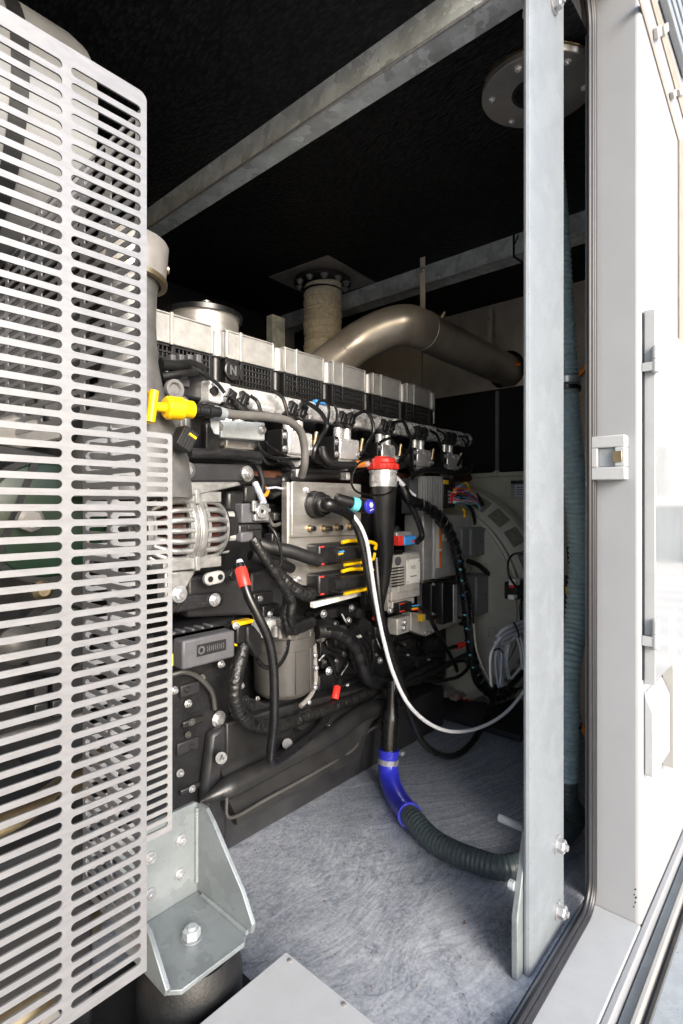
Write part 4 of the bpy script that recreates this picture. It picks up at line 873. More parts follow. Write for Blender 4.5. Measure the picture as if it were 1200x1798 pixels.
# ---------------------------------------------------------------- filler neck
ta, tb = Q(672, 848, 1.22), Q(672, 820, 1.22)
nk = spline([Q(673, 842, 1.22), Q(673, 880, 1.22), Q(674, 930, 1.225), Q(676, 980, 1.235), Q(672, 1030, 1.25), Q(664, 1075, 1.27)], 6)
MB().tube(nk, .045, 28, lambda L, i: .049 - .030 * min(1, max(0, (L - .06) / .40))).build('filler_neck', 'dark_plastic', en)
fn = Q(673, 850, 1.22); MB().lathe(fn - UP * .01, UP, [(0, .0505), (.018, .052), (.03, .0515), (.05, .0495), (.052, .053), (.06, .053)], 36).build('filler_collar', 'alu', en)
cp0 = fn + UP * .052; cc = MB().lathe(cp0, UP, [(0, .0555), (.004, .0575), (.022, .0565), (.026, .047), (.040, .046), (.043, .043)], 36)
for k in range(14):
    a = k * 2 * math.pi / 14; cc.box(cp0 + V((.055 * math.cos(a) - .004, .055 * math.sin(a) - .004, .002)), cp0 + V((.055 * math.cos(a) + .004, .055 * math.sin(a) + .004, .022)))
cc.box(cp0 + V((-.035, -.012, .03)), cp0 + V((.035, .012, .05))); cc.build('filler_cap', 'red', en, .002)
# ---------------------------------------------------------------- small control unit
cu = ybx('control_unit', 688, 972, 738, 1052, 1.24, .05, 'ecu', en, .006)
ybx('unit_face', 701, 974, 737, 1038, 1.233, .02, 'ecu', cu, .004)
yslab('unit_flange', [(682, 962), (690, 960), (690, 1072), (682, 1074)], 1.255, .05, 'ecu', cu, .003)
ybx('unit_foot', 690, 1052, 728, 1064, 1.25, .03, 'ecu', cu, .003)
for k in range(7): ybx('fin', 689, 996 + k * 5.2, 710, 998.2 + k * 5.2, 1.232, .006, 'black_plastic', cu, 0)
for v in (966, 971): ybx('fin', 690, v, 708, v + 2.5, 1.236, .006, 'black_plastic', cu, 0)
MB().lathe(Q(699, 985, 1.236), -YP, [(0, .017), (.004, .017), (.006, .012)], 24).build('round_badge', 'grey_plastic', cu)
lp = ybx('label_plate', 715, 982, 738, 1024, 1.2305, .003, 'label', cu, .0005); c = Q(726, 996, 1.2302)
text('print', 'NSE', c, .020, 'ink', cu, ext=.0002); ybx('print', 721, 1010.5, 732, 1012.5, 1.2303, .0004, 'ink', cu, 0)
for u, v in ((716.5, 985), (736, 984), (716.5, 1022), (736, 1019)): MB().lathe(Q(u, v, 1.2300), -YP, [(0, .003), (.001, .003)], 8).build('rivet', 'ink', cu)
ybx('top_plug', 701, 941, 711, 958, 1.235, .04, 'red', en, .003); ybx('top_plug', 711, 941, 731, 957, 1.23, .04, 'lblue', en, .004); ybx('plug_tab', 725, 948, 734, 952, 1.227, .02, 'red', en, .002)
ybx('top_socket', 697, 934, 724, 943, 1.25, .05, 'alu_cast', en, .006)
ybx('bottom_plug', 702, 1058, 724, 1075, 1.22, .04, 'black_plastic', en, .003)
for v in (1059, 1072): ybx('plug_mark', 703, v, 711, v + 2.2, 1.218, .004, 'red', en, .0005)
for k, c in enumerate(('lblue', 'green_paint', 'yellow', 'red')): MB().tube(hosepts([(724, 1064 + k * 2.4, 1.215), (735, 1063 + k * 2.4, 1.21), (743, 1068 + k * 2, 1.21)]), .003, 6).build('core', c, en)
MB().lathe(Q(680, 1035, 1.25), -YP, [(0, .014), (.012, .014), (.014, .01)], 16).build('lug', 'alu_cast', en); bolts([Q(684, 1072, 1.245)], -YP, en, .010)
ybx('lug_block', 698, 1084, 720, 1113, 1.25, .05, 'ecu', en, .005); bolts([Q(709, 1093, 1.248), Q(708, 1103, 1.248)], -YP, en, .010)
yslab('tray', [(722, 1075), (812, 1085), (812, 1092), (748, 1118), (722, 1108)], 1.28, .05, 'ecu', en, .006)
ybx('fuse', 741, 1079, 745.5, 1091, 1.262, .02, 'yellow', en, .001); ybx('fuse', 768.5, 1084, 773, 1091, 1.262, .02, 'orange', en, .001)
MB().tube([Q(748, 1112, 1.27), Q(764, 1106, 1.27)], .008, 10).build('pin', 'alu', en)
# ---------------------------------------------------------------- heat sink and large control box
hs = ybx('heat_sink', 738, 838, 780, 888, 1.285, .06, 'heatsink', en, .003)
for k in range(9): u = 741 + k * 4.4; ybx('fin', u, 836, u + 2.2, 906, 1.272, .02, 'heatsink', hs, .001)
ybx('sink_end', 722, 840, 739, 902, 1.295, .05, 'grey_plastic', hs, .003)
ybx('end_plug', 780, 840, 800, 892, 1.275, .05, 'black_plastic', hs, .004); ybx('plug_seal', 781, 843, 788, 850, 1.27, .01, 'yellow', hs, .0005)
for v in (862, 868, 874, 880): ybx('plug_row', 788, v, 793, v + 3, 1.272, .006, 'grey_wire', hs, .0005)
ybx('red_insert', 794, 866, 800, 884, 1.265, .02, 'red', hs, .001)
cb = ybx('control_case', 744, 903, 826, 1012, 1.26, .10, 'heatsink', en, .006)
ybx('case_face', 763, 904, 826, 1011, 1.252, .012, 'heatsink', cb, .004)
ybx('warning_label', 766, 905, 776, 997, 1.2505, .002, 'label', cb, .0002); ybx('warning_stripe', 772, 905, 776, 964, 1.2490, .0015, 'orange', cb, .0001); ybx('warning_stripe', 772, 968, 776, 996, 1.2490, .0015, 'orange', cb, .0001)
ybx('label_plate', 777, 938, 787, 950, 1.2505, .002, 'label', cb, .0002); text('print', '16', Q(781, 944, 1.2500), .012, 'ink', cb, ext=.0002)
def relay(u0, v0, u1, v1, y, hole=True):
    q = ybx('relay_box', u0, v0, u1, v1, y, .07, 'relay_grey', en, .006); w = (u1 - u0)
    ybx('relay_cover', u0 + w * .33, v0 + 2, u1, v1 - 1, y - .012, .02, 'relay_grey', q, .006)
    if hole: MB().lathe(Q(u0 + w * .66, (v0 + v1) / 2, y - .012), -YP, [(0, .006), (.0008, .006)], 14).build('hole', 'cable', q)
    return q
relay(812, 926, 861, 976, 1.22); relay(822, 1008, 870, 1078, 1.20)
q = ybx('junction_box', 758, 1022, 802, 1084, 1.25, .05, 'black_plastic', en, .004); ybx('junction_cover', 778, 1020, 803, 1094, 1.225, .04, 'black_plastic', q, .007); ybx('cover_edge', 797, 1026, 804, 1092, 1.222, .03, 'heatsink', q, .004)
bolts([Q(760, 1026, 1.248), Q(760, 1078, 1.248)], -YP, q, .005)
yslab('backing_plate', [(742, 1012), (830, 1010), (830, 1095), (742, 1085)], 1.33, .03, 'ecu', en, .004)
yslab('side_casting', [(818, 980), (868, 978), (884, 1020), (880, 1100), (840, 1130), (818, 1090)], 1.29, .06, 'dark_plastic', en, .01)
MB().lathe(Q(850, 1098, 1.25), -YP, [(0, .045), (.03, .04), (.04, .02)], 24).build('cap', 'dark_plastic', en); bolts([Q(866, 1088, 1.22), Q(858, 980, 1.25)], -YP, en, .008)

# small brackets, pads, unions and bolts that crowd the crankcase side
rd = random.Random(21)
for (u0, v0, u1, v1, y, t, m_) in ((318, 1200, 352, 1222, 1.288, .02, 'black_frame'), (322, 1262, 360, 1274, 1.288, .02, 'dark_plastic'), (312, 1300, 350, 1322, 1.29, .02, 'black_frame'), (318, 1380, 356, 1390, 1.288, .02, 'dark_plastic'),
  (420, 1088, 440, 1096, 1.22, .03, 'black_plastic'), (446, 1040, 480, 1062, 1.32, .04, 'dark_plastic'), (462, 1062, 492, 1080, 1.30, .04, 'black_plastic'), (563, 1120, 584, 1150, 1.34, .03, 'dark_plastic'), (566, 1152, 580, 1172, 1.33, .03, 'black_plastic'),
  (596, 1098, 610, 1112, 1.345, .02, 'filter'), (600, 1196, 640, 1212, 1.34, .03, 'dark_plastic'), (660, 1098, 680, 1120, 1.34, .03, 'dark_plastic'), (700, 1124, 730, 1140, 1.33, .03, 'dark_plastic'), (735, 1150, 770, 1166, 1.32, .03, 'black_frame'),
  (450, 878, 470, 896, 1.30, .03, 'dark_plastic'), (478, 936, 500, 958, 1.32, .04, 'dark_plastic'), (482, 900, 500, 914, 1.34, .03, 'filter'), (640, 990, 664, 1010, 1.34, .03, 'dark_plastic'), (642, 1030, 660, 1060, 1.34, .03, 'black_frame'), (344, 902, 350, 906, 1.3, .01, 'dark_plastic')):
    ybx('small_bracket', u0, v0, u1, v1, y, t, m_, en, .004)
    MB().bolt(Q(u0 + (u1 - u0) * rd.uniform(.25, .75), v0 + (v1 - v0) * .5, y), -YP, rd.uniform(.005, .008), .006).build('bolt', rd.choice(['zinc', 'filter', 'dark_plastic']), en)
for u, v, y in ((470, 862, 1.33), (498, 845, 1.33), (486, 946, 1.31), (456, 1050, 1.31), (474, 1078, 1.29), (572, 1100, 1.33), (590, 1160, 1.34), (606, 1172, 1.34), (630, 1160, 1.34), (648, 1188, 1.34), (676, 1130, 1.33), (716, 1150, 1.32), (660, 1150, 1.33), (545, 1212, 1.28), (424, 1204, 1.29), (452, 1226, 1.28), (344, 1150, 1.285), (355, 1190, 1.285), (345, 1420, 1.285), (330, 1290, 1.285)):
    MB().bolt(Q(u, v, y), -YP, rd.uniform(.0045, .0075), .007).build('bolt', rd.choice(['zinc', 'alu_grey', 'filter']), en)
for px in ([(300, 1185, 1.285), (325, 1180, 1.275), (350, 1190, 1.275), (372, 1215, 1.28), (378, 1245, 1.285)], [(560, 1160, 1.32), (572, 1150, 1.31), (584, 1168, 1.31), (590, 1190, 1.31)], [(600, 1078, 1.34), (612, 1096, 1.32), (630, 1092, 1.32), (640, 1074, 1.34)], [(470, 905, 1.33), (480, 922, 1.31), (496, 920, 1.31), (505, 935, 1.33)], [(660, 1120, 1.33), (672, 1142, 1.31), (690, 1128, 1.31), (712, 1136, 1.32)]):
    MB().tube(hosepts(px), rd.uniform(.004, .007), 8).build('small_pipe', rd.choice(['cable', 'filter']), en)
# ================================================================ GENERATOR BEYOND THE ENGINE
gn = thing('generator', 'beige round generator housing at the far end of the engine', 'generator', (2.6, 1.55, 0))
GY, GZ = 1.55, .52
MB().lathe((2.40, GY, GZ), XP, [(0, .44), (.0, .50), (.006, .512), (.03, .512), (.035, .53), (.10, .60), (.13, .61), (.16, .61), (.165, .58), (.22, .56)], 72).build('housing', 'beige', gn, 0, 28)
MB().lathe((2.385, GY, GZ), XP, [(0, .485), (.004, .500), (.012, .500), (.015, .485)], 72).build('ridge', 'beige', gn)
for k in range(30):
    a = 2 * math.pi * k / 30; rr = .567; c = V((2.4595, GY + rr * math.cos(a), GZ + rr * math.sin(a)))
    R = Matrix.Rotation(a, 3, 'X') @ Matrix.Rotation(-.75, 3, 'Z')
    MB().box(c + V((-.002, -.034, -.042)), c + V((.002, .034, .042)), R).build('vent_cover', 'vent_dark', gn, .002)
MB().lathe((2.39, GY, GZ), XP, [(0, .30), (.02, .44)], 48).build('end_shield', 'black_frame', gn)
for k in range(8):
    a = 2 * math.pi * k / 8 + .3; MB().box(V((2.375, GY + .40 * math.cos(a) - .02, GZ + .40 * math.sin(a) - .02)), V((2.40, GY + .40 * math.cos(a) + .02, GZ + .40 * math.sin(a) + .02))).build('pad', 'beige', gn, .006)
tb = thing('terminal_box', 'large beige generator cabinet with a grey data plate', 'cabinet', (2.75, 1.3, 0))
MB().box((2.62, YS + .06, .02), (3.0, 1.9, 1.168)).build('body', 'beige', tb, .008)
MB().box((2.61, YS + .055, 1.150), (3.0, 1.905, 1.172)).build('top_edge', 'beige', tb, .004)
xslab('data_plate', [(897, 846), (936, 845), (936, 877), (897, 877)], 2.615, .004, 'flange', tb, .001); xslab('data_plate', [(904, 851), (930, 850), (930, 872), (904, 872)], 2.612, .003, 'grey_wire', tb, .001)
xslab('plate_header', [(897, 844), (936, 843), (936, 849), (897, 850)], 2.611, .003, 'black_plastic', tb, .001)
for k in range(4): xslab('print', [(907, 855 + k * 4), (926 - k * 2, 855 + k * 4), (926 - k * 2, 857 + k * 4), (907, 857 + k * 4)], 2.6112, .0006, 'ink', tb, 0)
for u, v in ((873, 893), (872, 832), (797, 832)): MB().bolt(QX(u, v, 2.618), -XP, .014, .01).build('bolt', 'beige', tb)
tag(MB().box((2.2, .95, .002), (2.62, 2.1, .03)).build('generator_skid', 'black_frame', None, .004), 'dark base under the beige generator', 'base')
ls = thing('terminal_strip', 'row of small terminals with red tips low behind the engine rail', 'terminals', Q(815, 1220, 1.3))
for k, (u0, u1) in enumerate(((784, 799), (802, 824))): ybx('block', u0, 1211 + k * 4, u1, 1222 + k * 4, 1.32, .04, 'flange', ls, .003)
for u, v in ((794, 1222), (805, 1225), (814, 1228), (823, 1229), (832, 1226), (839, 1221)): MB().lathe(Q(u, v, 1.30), -YP, [(0, .005), (.008, .005)], 10).build('tip', 'red', ls)
sn = thing('black_sensor', 'black sensor block with a white band beside the post', 'sensor', Q(920, 1030, 1.0))
ybx('body', 908, 1020, 936, 1050, 1.0, .06, 'black_plastic', sn, .006); ybx('band', 905, 1016, 914, 1028, .99, .03, 'label', sn, .003); ybx('latch', 902, 1028, 908, 1032, .99, .02, 'red', sn, .001)
ybx('tail', 903, 1044, 914, 1052, 1.0, .03, 'label', sn, .004)
ps = thing('pressure_fitting', 'small brass and grey fitting low beside the post', 'fitting', Q(925, 1075, 1.02))
ybx('body', 920, 1058, 936, 1090, 1.03, .05, 'alu_grey', ps, .005); ybx('nut', 924, 1062, 934, 1070, 1.02, .02, 'bronze', ps, .003)
# ================================================================ CABLES AND HOSES (each one a thing of its own)
def cable(name, label, cat, px, r, m, group=None, per=8, n=12, rf=None, step=None):
    pts = spline([Q(*p) for p in px], per)
    if step: pts = resample(pts, step)
    return tag(MB().tube(pts, r, n, rf).build(name, m), label, cat, group)
def tape(r, seed=0):
    rnd = random.Random(seed); ph = [rnd.random() * 6 for _ in range(4)]
    return lambda L, i: r * (1 + .035 * math.sin(L * 410 + ph[0]) + .035 * math.sin(L * 127 + ph[1]) + .05 * ((L * 75 + ph[2]) % 1) )
# dipstick
dk = thing('dipstick', 'yellow T handled dipstick in front of the coolant outlet', 'dipstick', Q(300, 715, 1.12))
p = Q(272, 714, 1.115); px_ = (Q(330, 719, 1.115) - p).normalized()
hd = MB(); a0 = Q(271, 686, 1.10); b0 = Q(264, 741, 1.10); 
hd.tube(spline([a0, Q(268, 712, 1.10), b0], 6), .0105, 12); hd.tube([a0 + YP * .014, Q(268, 712, 1.114), b0 + YP * .014], .009, 10); hd.build('handle', 'yellow', dk)
hb = MB().lathe(p, px_, [(0, .010), (.025, .011), (.026, .022), (.032, .027), (.066, .027), (.070, .022), (.072, .021), (.095, .021), (.098, .017)], 28); hb.build('grip', 'yellow', dk)
e0 = p + px_ * .098
MB().lathe(e0, px_, [(0, .0125), (.012, .0125), (.013, .015), (.02, .015), (.021, .0125), (.04, .0125), (.041, .017), (.055, .017), (.056, .013), (.075, .013)], 22).build('socket', 'black_plastic', dk)
MB().tube(hosepts([(372, 722, 1.13), (380, 724, 1.14), (392, 727, 1.15)]), .0165, 18).build('union', 'galv', dk)
cable('dipstick_tube', 'grey tube bending down from the yellow dipstick', 'tube', [(388, 725, 1.15), (420, 729, 1.16), (468, 732, 1.17), (505, 739, 1.18), (527, 756, 1.19), (535, 785, 1.20), (535, 815, 1.21), (530, 836, 1.24)], .0125, 'grey_hose', n=18)
tag(yslab('tube_tab', [(371, 730), (386, 733), (386, 764), (378, 762), (371, 748)], 1.16, .006, 'galv', None, .002), 'small zinc tab holding the dipstick tube', 'clip')
cn = thing('ribbed_plug', 'ribbed black plug with a yellow catch beside the narrow slotted guard', 'plug', Q(325, 770, 1.1))
R = Matrix.Rotation(.5, 3, 'Y'); c = Q(322, 772, 1.10); MB().box(c - V((.02, .02, .026)), c + V((.02, .02, .026)), R).build('body', 'rubber', cn, .004)
for k in range(5): q = c + R @ V((-.016 + k * .008, -.021, 0)); MB().box(q - V((.0015, .002, .024)), q + V((.0015, .002, .024)), R).build('rib', 'black_plastic', cn)
q = Q(338, 766, 1.08); MB().box(q - V((.010, .004, .003)), q + V((.010, .004, .003)), R).build('catch', 'yellow', cn, .001)
# battery cable with red sleeve
bc = thing('battery_cable', 'thick black cable with a red sleeve hanging below the alternator', 'cable', Q(480, 1340, 1.1))
bp = [(421, 990, 1.16), (427, 1015, 1.14), (436, 1045, 1.12), (455, 1085, 1.10), (471, 1120, 1.09), (480, 1165, 1.085), (482, 1215, 1.085), (481, 1270, 1.09), (476, 1315, 1.10), (476, 1337, 1.105), (486, 1337, 1.12), (520, 1312, 1.16), (552, 1286, 1.2), (576, 1255, 1.24), (590, 1225, 1.27), (596, 1195, 1.30)]
MB().tube(hosepts(bp), .0125, 16).build('sheath', 'cable', bc)
bs = hosepts([(423, 1000, 1.155), (427, 1015, 1.14), (431, 1030, 1.13)]); MB().tube(bs, .0165, 20).build('sleeve', 'red', bc)
MB().lathe(Q(420, 983, 1.165), Q(426, 1006, 1.15) - Q(420, 983, 1.165), [(0, .008), (.01, .011), (.035, .013)], 16).build('boot', 'grey_wire', bc)
MB().tube(hosepts([(588, 1228, 1.265), (590, 1218, 1.27), (592, 1207, 1.28)]), .0135, 18).build('sleeve', 'red', bc)
# taped looms
cable('taped_loom', 'thick taped loom dropping from the charcoal control box and along the engine foot', 'loom', [(432, 1118, 1.21), (424, 1150, 1.20), (414, 1190, 1.19), (412, 1225, 1.19), (424, 1256, 1.2), (452, 1274, 1.21), (490, 1275, 1.22), (530, 1260, 1.24), (575, 1245, 1.25), (620, 1228, 1.26), (660, 1212, 1.27), (700, 1200, 1.27), (740, 1180, 1.27), (775, 1160, 1.27)], .021, 'loom', n=16, rf=tape(.0195, 1), step=.004)
cable('taped_loom', 'crumpled taped loom hanging left of the connector plate', 'loom', [(444, 945, 1.18), (458, 968, 1.17), (476, 995, 1.165), (496, 1025, 1.165), (512, 1055, 1.17), (510, 1085, 1.18), (520, 1110, 1.2)], .014, 'loom', n=14, rf=tape(.0135, 2), step=.005)
cable('taped_loom', 'taped loom with a blunt end lying under the lower black plug', 'loom', [(470, 990, 1.18), (500, 1020, 1.17), (530, 1042, 1.16), (548, 1044, 1.16)], .02, 'loom', n=14, rf=tape(.02, 3), step=.005)
cable('black_conduit', 'thick smooth black conduit entering the upper black plug', 'conduit', [(455, 955, 1.24), (478, 962, 1.22), (510, 968, 1.20), (540, 978, 1.185), (560, 984, 1.18)], .021, 'rubber', n=18)
cable('black_conduit', 'black conduit in the shade below the thicker one', 'conduit', [(440, 975, 1.26), (480, 985, 1.25), (500, 992, 1.25), (512, 998, 1.26)], .016, 'rubber', n=14)
cable('sensor_wire', 'thin black wire arching beside the connector plate', 'wire', [(472, 922, 1.19), (484, 938, 1.17), (493, 965, 1.165), (494, 988, 1.17), (486, 1000, 1.18)], .005, 'cable')
cable('sensor_wire', 'thin wire with a bright sheen looping over the filter canister', 'wire', [(452, 1158, 1.17), (464, 1170, 1.165), (480, 1173, 1.16), (492, 1166, 1.165), (503, 1146, 1.18), (507, 1125, 1.2)], .006, 'cable')
cable('taped_loom', 'short lumpy loom standing above the filter canister', 'loom', [(506, 1060, 1.20), (502, 1085, 1.20), (508, 1105, 1.21), (530, 1100, 1.23), (548, 1092, 1.25)], .018, 'loom', n=12, rf=tape(.018, 5), step=.005)
cable('coolant_hose', 'fat black hose turning down from the filter canister to the frame rail', 'hose', [(556, 1110, 1.28), (580, 1108, 1.265), (606, 1118, 1.255), (626, 1140, 1.25), (636, 1168, 1.25), (645, 1190, 1.25), (665, 1200, 1.25), (700, 1198, 1.26), (735, 1192, 1.28)], .0235, 'rubber', n=20, rf=tape(.0225, 9), step=.006)
cable('thin_pipe', 'thin black pipe following the top of the fat black hose', 'pipe', [(575, 1104, 1.25), (606, 1108, 1.235), (632, 1128, 1.225), (645, 1160, 1.225), (652, 1188, 1.235), (668, 1196, 1.24)], .006, 'cable')
# main plug lead, white and black cables
ml = thing('plug_lead', 'black angled lead with a turquoise band and blue end cap on the connector plate', 'lead', Q(600, 890, 1.16))
MB().tube(spline([pc - YP * .05, Q(572, 886, 1.17), Q(585, 888, 1.155), Q(604, 897, 1.15), Q(618, 908, 1.15)], 8), .023, 22, lambda L, i: .026 - .011 * min(1, L / .2)).build('boot', 'cable', ml)
sp0 = [Q(590, 876, 1.18), Q(612, 882, 1.16), Q(626, 885, 1.15), Q(640, 888, 1.14)]
MB().tube(sp0, .020, 22).build('stub', 'black_plastic', ml); MB().tube([Q(617, 884, 1.156), Q(628, 887, 1.148)], .0235, 26).build('band', 'cyan', ml)
MB().tube([Q(628, 886, 1.148), Q(647, 889, 1.137)], .0245, 28).build('end_body', 'black_plastic', ml)
q = Q(648, 889.5, 1.117); dq = (Q(647, 889, 1.137) - Q(628, 886, 1.148)).normalized(); dq = V((-.02, -1.0, .04)).normalized()
MB().lathe(q + dq * .0, dq, [(0, .024), (.008, .023), (.010, .020)], 28).build('end_cap', 'blue', ml)
n1, n2 = basis(dq)
if n1.x < 0: n1 = -n1
cap = q + dq * .0105; cm = MB()
for k in range(6):
    a = k * math.pi / 3; o = cap + n2 * .005 + (n1 * math.cos(a) + n2 * math.sin(a)) * .0062; cm.lathe(o, dq, [(-.001, .0036), (.0008, .0036)], 8)
cm.lathe(cap + n2 * .005, dq, [(-.001, .003), (.001, .003)], 8); cm.prism([cap + n1 * x + n2 * y for x, y in ((-.008, -.012), (.010, -.007), (.010, -.0105), (-.008, -.0155))], dq * .0006); cm.build('cap_mark', 'label', ml)
cable('white_cable', 'white cable hanging in a long loop from the connector plate to the post', 'cable', [(620, 905, 1.14), (634, 925, 1.13), (645, 955, 1.12), (652, 1000, 1.11), (661, 1060, 1.10), (673, 1120, 1.09), (690, 1180, 1.07), (715, 1233, 1.05), (750, 1268, 1.03), (790, 1284, 1.01), (835, 1280, .99), (880, 1258, .97), (912, 1225, .95), (935, 1188, .93), (950, 1150, .92)], .0068, 'white_wire', n=14)
cable('black_cable', 'black cable hanging in the lowest loop above the floor', 'cable', [(617, 908, 1.15), (630, 935, 1.14), (640, 975, 1.13), (650, 1030, 1.12), (665, 1090, 1.11), (688, 1150, 1.1), (708, 1210, 1.09), (728, 1275, 1.08), (750, 1312, 1.07), (785, 1328, 1.06), (815, 1318, 1.05), (842, 1285, 1.05), (862, 1240, 1.06), (872, 1205, 1.08)], .0125, 'cable', n=14)
cable('black_cable', 'straight thick black cable dropping behind the white cable', 'cable', [(660, 980, 1.2), (664, 1030, 1.18), (672, 1090, 1.17), (690, 1150, 1.17), (705, 1195, 1.18)], .014, 'cable', n=14)
# spirally wrapped loom
sw = [(706, 855, 1.235), (718, 876, 1.22), (740, 886, 1.21), (765, 902, 1.2), (785, 925, 1.195), (798, 958, 1.19), (808, 1000, 1.185), (817, 1045, 1.18), (822, 1090, 1.175), (828, 1140, 1.17), (836, 1180, 1.165), (850, 1205, 1.155), (872, 1222, 1.14), (900, 1210, 1.12), (925, 1188, 1.09), (945, 1165, 1.07)]
wl2 = thing('wrapped_loom', 'black loom in spiral wrap curving down past the control boxes', 'loom', Q(830, 1150, 1.17))
core = resample(hosepts(sw), .004); MB().tube(core, .0215, 18).build('core', 'cable', wl2)
fr_ = frames(core); hel = []
for i, (p, a, b) in enumerate(fr_):
    for s in range(4):
        t = (i + s / 4) * .004 / .043 * 2 * math.pi; q2 = fr_[min(i + 1, len(fr_) - 1)][0]; hel.append(p + (q2 - p) * (s / 4) + (a * math.cos(t) + b * math.sin(t)) * .0222)
hv = []; 
MB().tube(hel[120:], .0035, 6).build('spiral', 'black_plastic', wl2)
MB().tube([p + (a * math.cos(i * .03) + b * math.sin(i * .03)) * .021 for i, (p, a, b) in list(enumerate(fr_))[70:]], .0085, 8).build('inner_cable', 'rubber', wl2)
MB().tube(hosepts([(832, 1095, 1.145), (836, 1135, 1.14), (845, 1165, 1.13), (858, 1192, 1.12), (874, 1220, 1.115)]), .0045, 8).build('beige_strand', 'wrap', wl2)
for (u, v) in ((814, 985), (815, 1000), (818, 1020), (820, 1045), (823, 1080), (826, 1104), (829, 1127), (832, 1150), (837, 1172)):
    p = Q(u - 6, v, 1.158); MB().box(p + V((-.010, -.002, -.004)), p + V((.010, .002, .004)), Matrix.Rotation(.25, 3, 'Y')).build('glint_tape', 'lblue' if v % 2 else 'cyan', wl2, .001)  # light blue chips paint glints along the spiral wrap
cable('white_sleeve', 'pale sleeve running from the filler neck into the spiral wrapped loom', 'sleeve', [(695, 838, 1.26), (706, 850, 1.24), (716, 862, 1.23), (728, 872, 1.22)], .010, 'white_wire', n=12)
cable('branch_loom', 'short black branch loom beside the red and blue plug', 'loom', [(718, 880, 1.23), (728, 900, 1.225), (738, 925, 1.22), (741, 942, 1.22), (732, 952, 1.22)], .013, 'loom', n=12, rf=tape(.012, 6), step=.005)
cable('unit_lead', 'black lead leaving the small control unit downwards', 'lead', [(738, 1066, 1.2), (752, 1078, 1.19), (768, 1110, 1.185), (785, 1140, 1.19), (800, 1168, 1.2), (803, 1178, 1.22)], .009, 'cable')
rl = thing('starter_lead', 'black lead ending in a red boot under the control boxes', 'lead', Q(750, 1150, 1.2))
MB().tube(hosepts([(693, 1140, 1.22), (705, 1152, 1.215), (730, 1157, 1.21), (762, 1150, 1.21), (790, 1138, 1.21), (804, 1134, 1.21)]), .0085, 12).build('sheath', 'cable', rl); MB().tube([Q(803, 1135, 1.21), Q(814, 1131, 1.21)], .013, 14).build('boot', 'red', rl)
cable('red_tab', 'small red tab tucked behind the white cable', 'tab', [(657, 1085, 1.25), (664, 1090, 1.25)], .008, 'red')
cable('loop_lead', 'black lead making a flat loop above the rail end', 'lead', [(745, 1195, 1.22), (775, 1195, 1.2), (805, 1188, 1.2), (822, 1172, 1.2), (815, 1160, 1.22), (790, 1165, 1.24)], .008, 'cable')
cable('taped_loom', 'taped loom running along under the control boxes', 'loom', [(705, 1205, 1.24), (740, 1190, 1.24), (780, 1170, 1.24), (820, 1150, 1.25), (850, 1140, 1.25), (870, 1118, 1.24), (882, 1085, 1.23), (884, 1040, 1.22), (874, 1000, 1.22), (862, 978, 1.23)], .013, 'loom', n=12, rf=tape(.013, 7), step=.005)
# coloured wires at the large plug
wg = 'coloured wires at the large control plug'
cols = ['red', 'lblue', 'orange', 'white_wire', 'green_paint', 'blue', 'red', 'grey_wire', 'red', 'lblue', 'white_wire', 'cyan']
nm = {'red': 'red', 'lblue': 'light blue', 'orange': 'orange', 'white_wire': 'white', 'green_paint': 'green', 'blue': 'dark blue', 'grey_wire': 'grey', 'cyan': 'turquoise'}
rnd = random.Random(3)
for k, c in enumerate(cols):
    v = 858 + k * 2.3; y = 1.255
    cable('plug_wire', nm[c] + ' wire fanning out of the large control plug', 'wire', [(796, v, y), (806 + rnd.random() * 6, v + rnd.uniform(-9, 6), y - .02), (822 + rnd.random() * 6, v + rnd.uniform(-4, 6), y - .01), (838, 872 + k * 1.2, y), (846, 892 + k, y + .01)], .0038, c, wg, n=6)
for px in ([(794, 866, 1.25), (805, 856, 1.24), (818, 847, 1.24), (824, 858, 1.24), (829, 868, 1.25)],): cable('bus_wire', 'yellow green wire making a sharp peak above the control plug', 'wire', px, .0035, 'yellow', n=6, per=2)
cable('yellow_wire', 'short yellow wire curling over the control case', 'wire', [(812, 893, 1.24), (816, 898, 1.235), (816, 908, 1.24)], .0045, 'yellow', n=6)
cable('wire_sheath', 'black sheath gathering the coloured wires and dropping to the relay box', 'sheath', [(836, 870, 1.26), (846, 885, 1.26), (851, 905, 1.26), (848, 930, 1.27)], .014, 'rubber', n=14)
cable('wire_sheath', 'thinner black sheath beside the control case and relay box', 'sheath', [(818, 880, 1.27), (830, 898, 1.26), (836, 925, 1.26)], .009, 'rubber', n=12)
cable('vent_pipe', 'curved black pipe running above the heat sink', 'pipe', [(724, 836, 1.27), (745, 826, 1.265), (775, 827, 1.265), (805, 832, 1.265), (822, 828, 1.26), (826, 820, 1.26)], .0125, 'rubber', n=14)
cable('relay_lead', 'black lead bulging out between the two relay boxes', 'lead', [(862, 955, 1.23), (878, 968, 1.22), (886, 1000, 1.215), (882, 1040, 1.22)], .009, 'cable')
cable('relay_lead', 'black lead running from the control case to the lower relay box', 'lead', [(822, 985, 1.22), (840, 992, 1.20), (858, 1008, 1.19), (868, 1022, 1.19)], .012, 'rubber')
cable('sensor_loop', 'thin black wire making a ring above the black sensor block', 'wire', [(906, 1030, .99), (894, 1010, .99), (893, 985, 1.0), (905, 972, 1.0), (922, 975, 1.0), (931, 992, 1.0), (926, 1012, 1.0)], .0048, 'cable')
cable('sensor_tail', 'thin black wire dropping from the black sensor block', 'wire', [(918, 1048, 1.0), (914, 1070, 1.0), (918, 1095, 1.0), (930, 1115, 1.0)], .0055, 'cable')
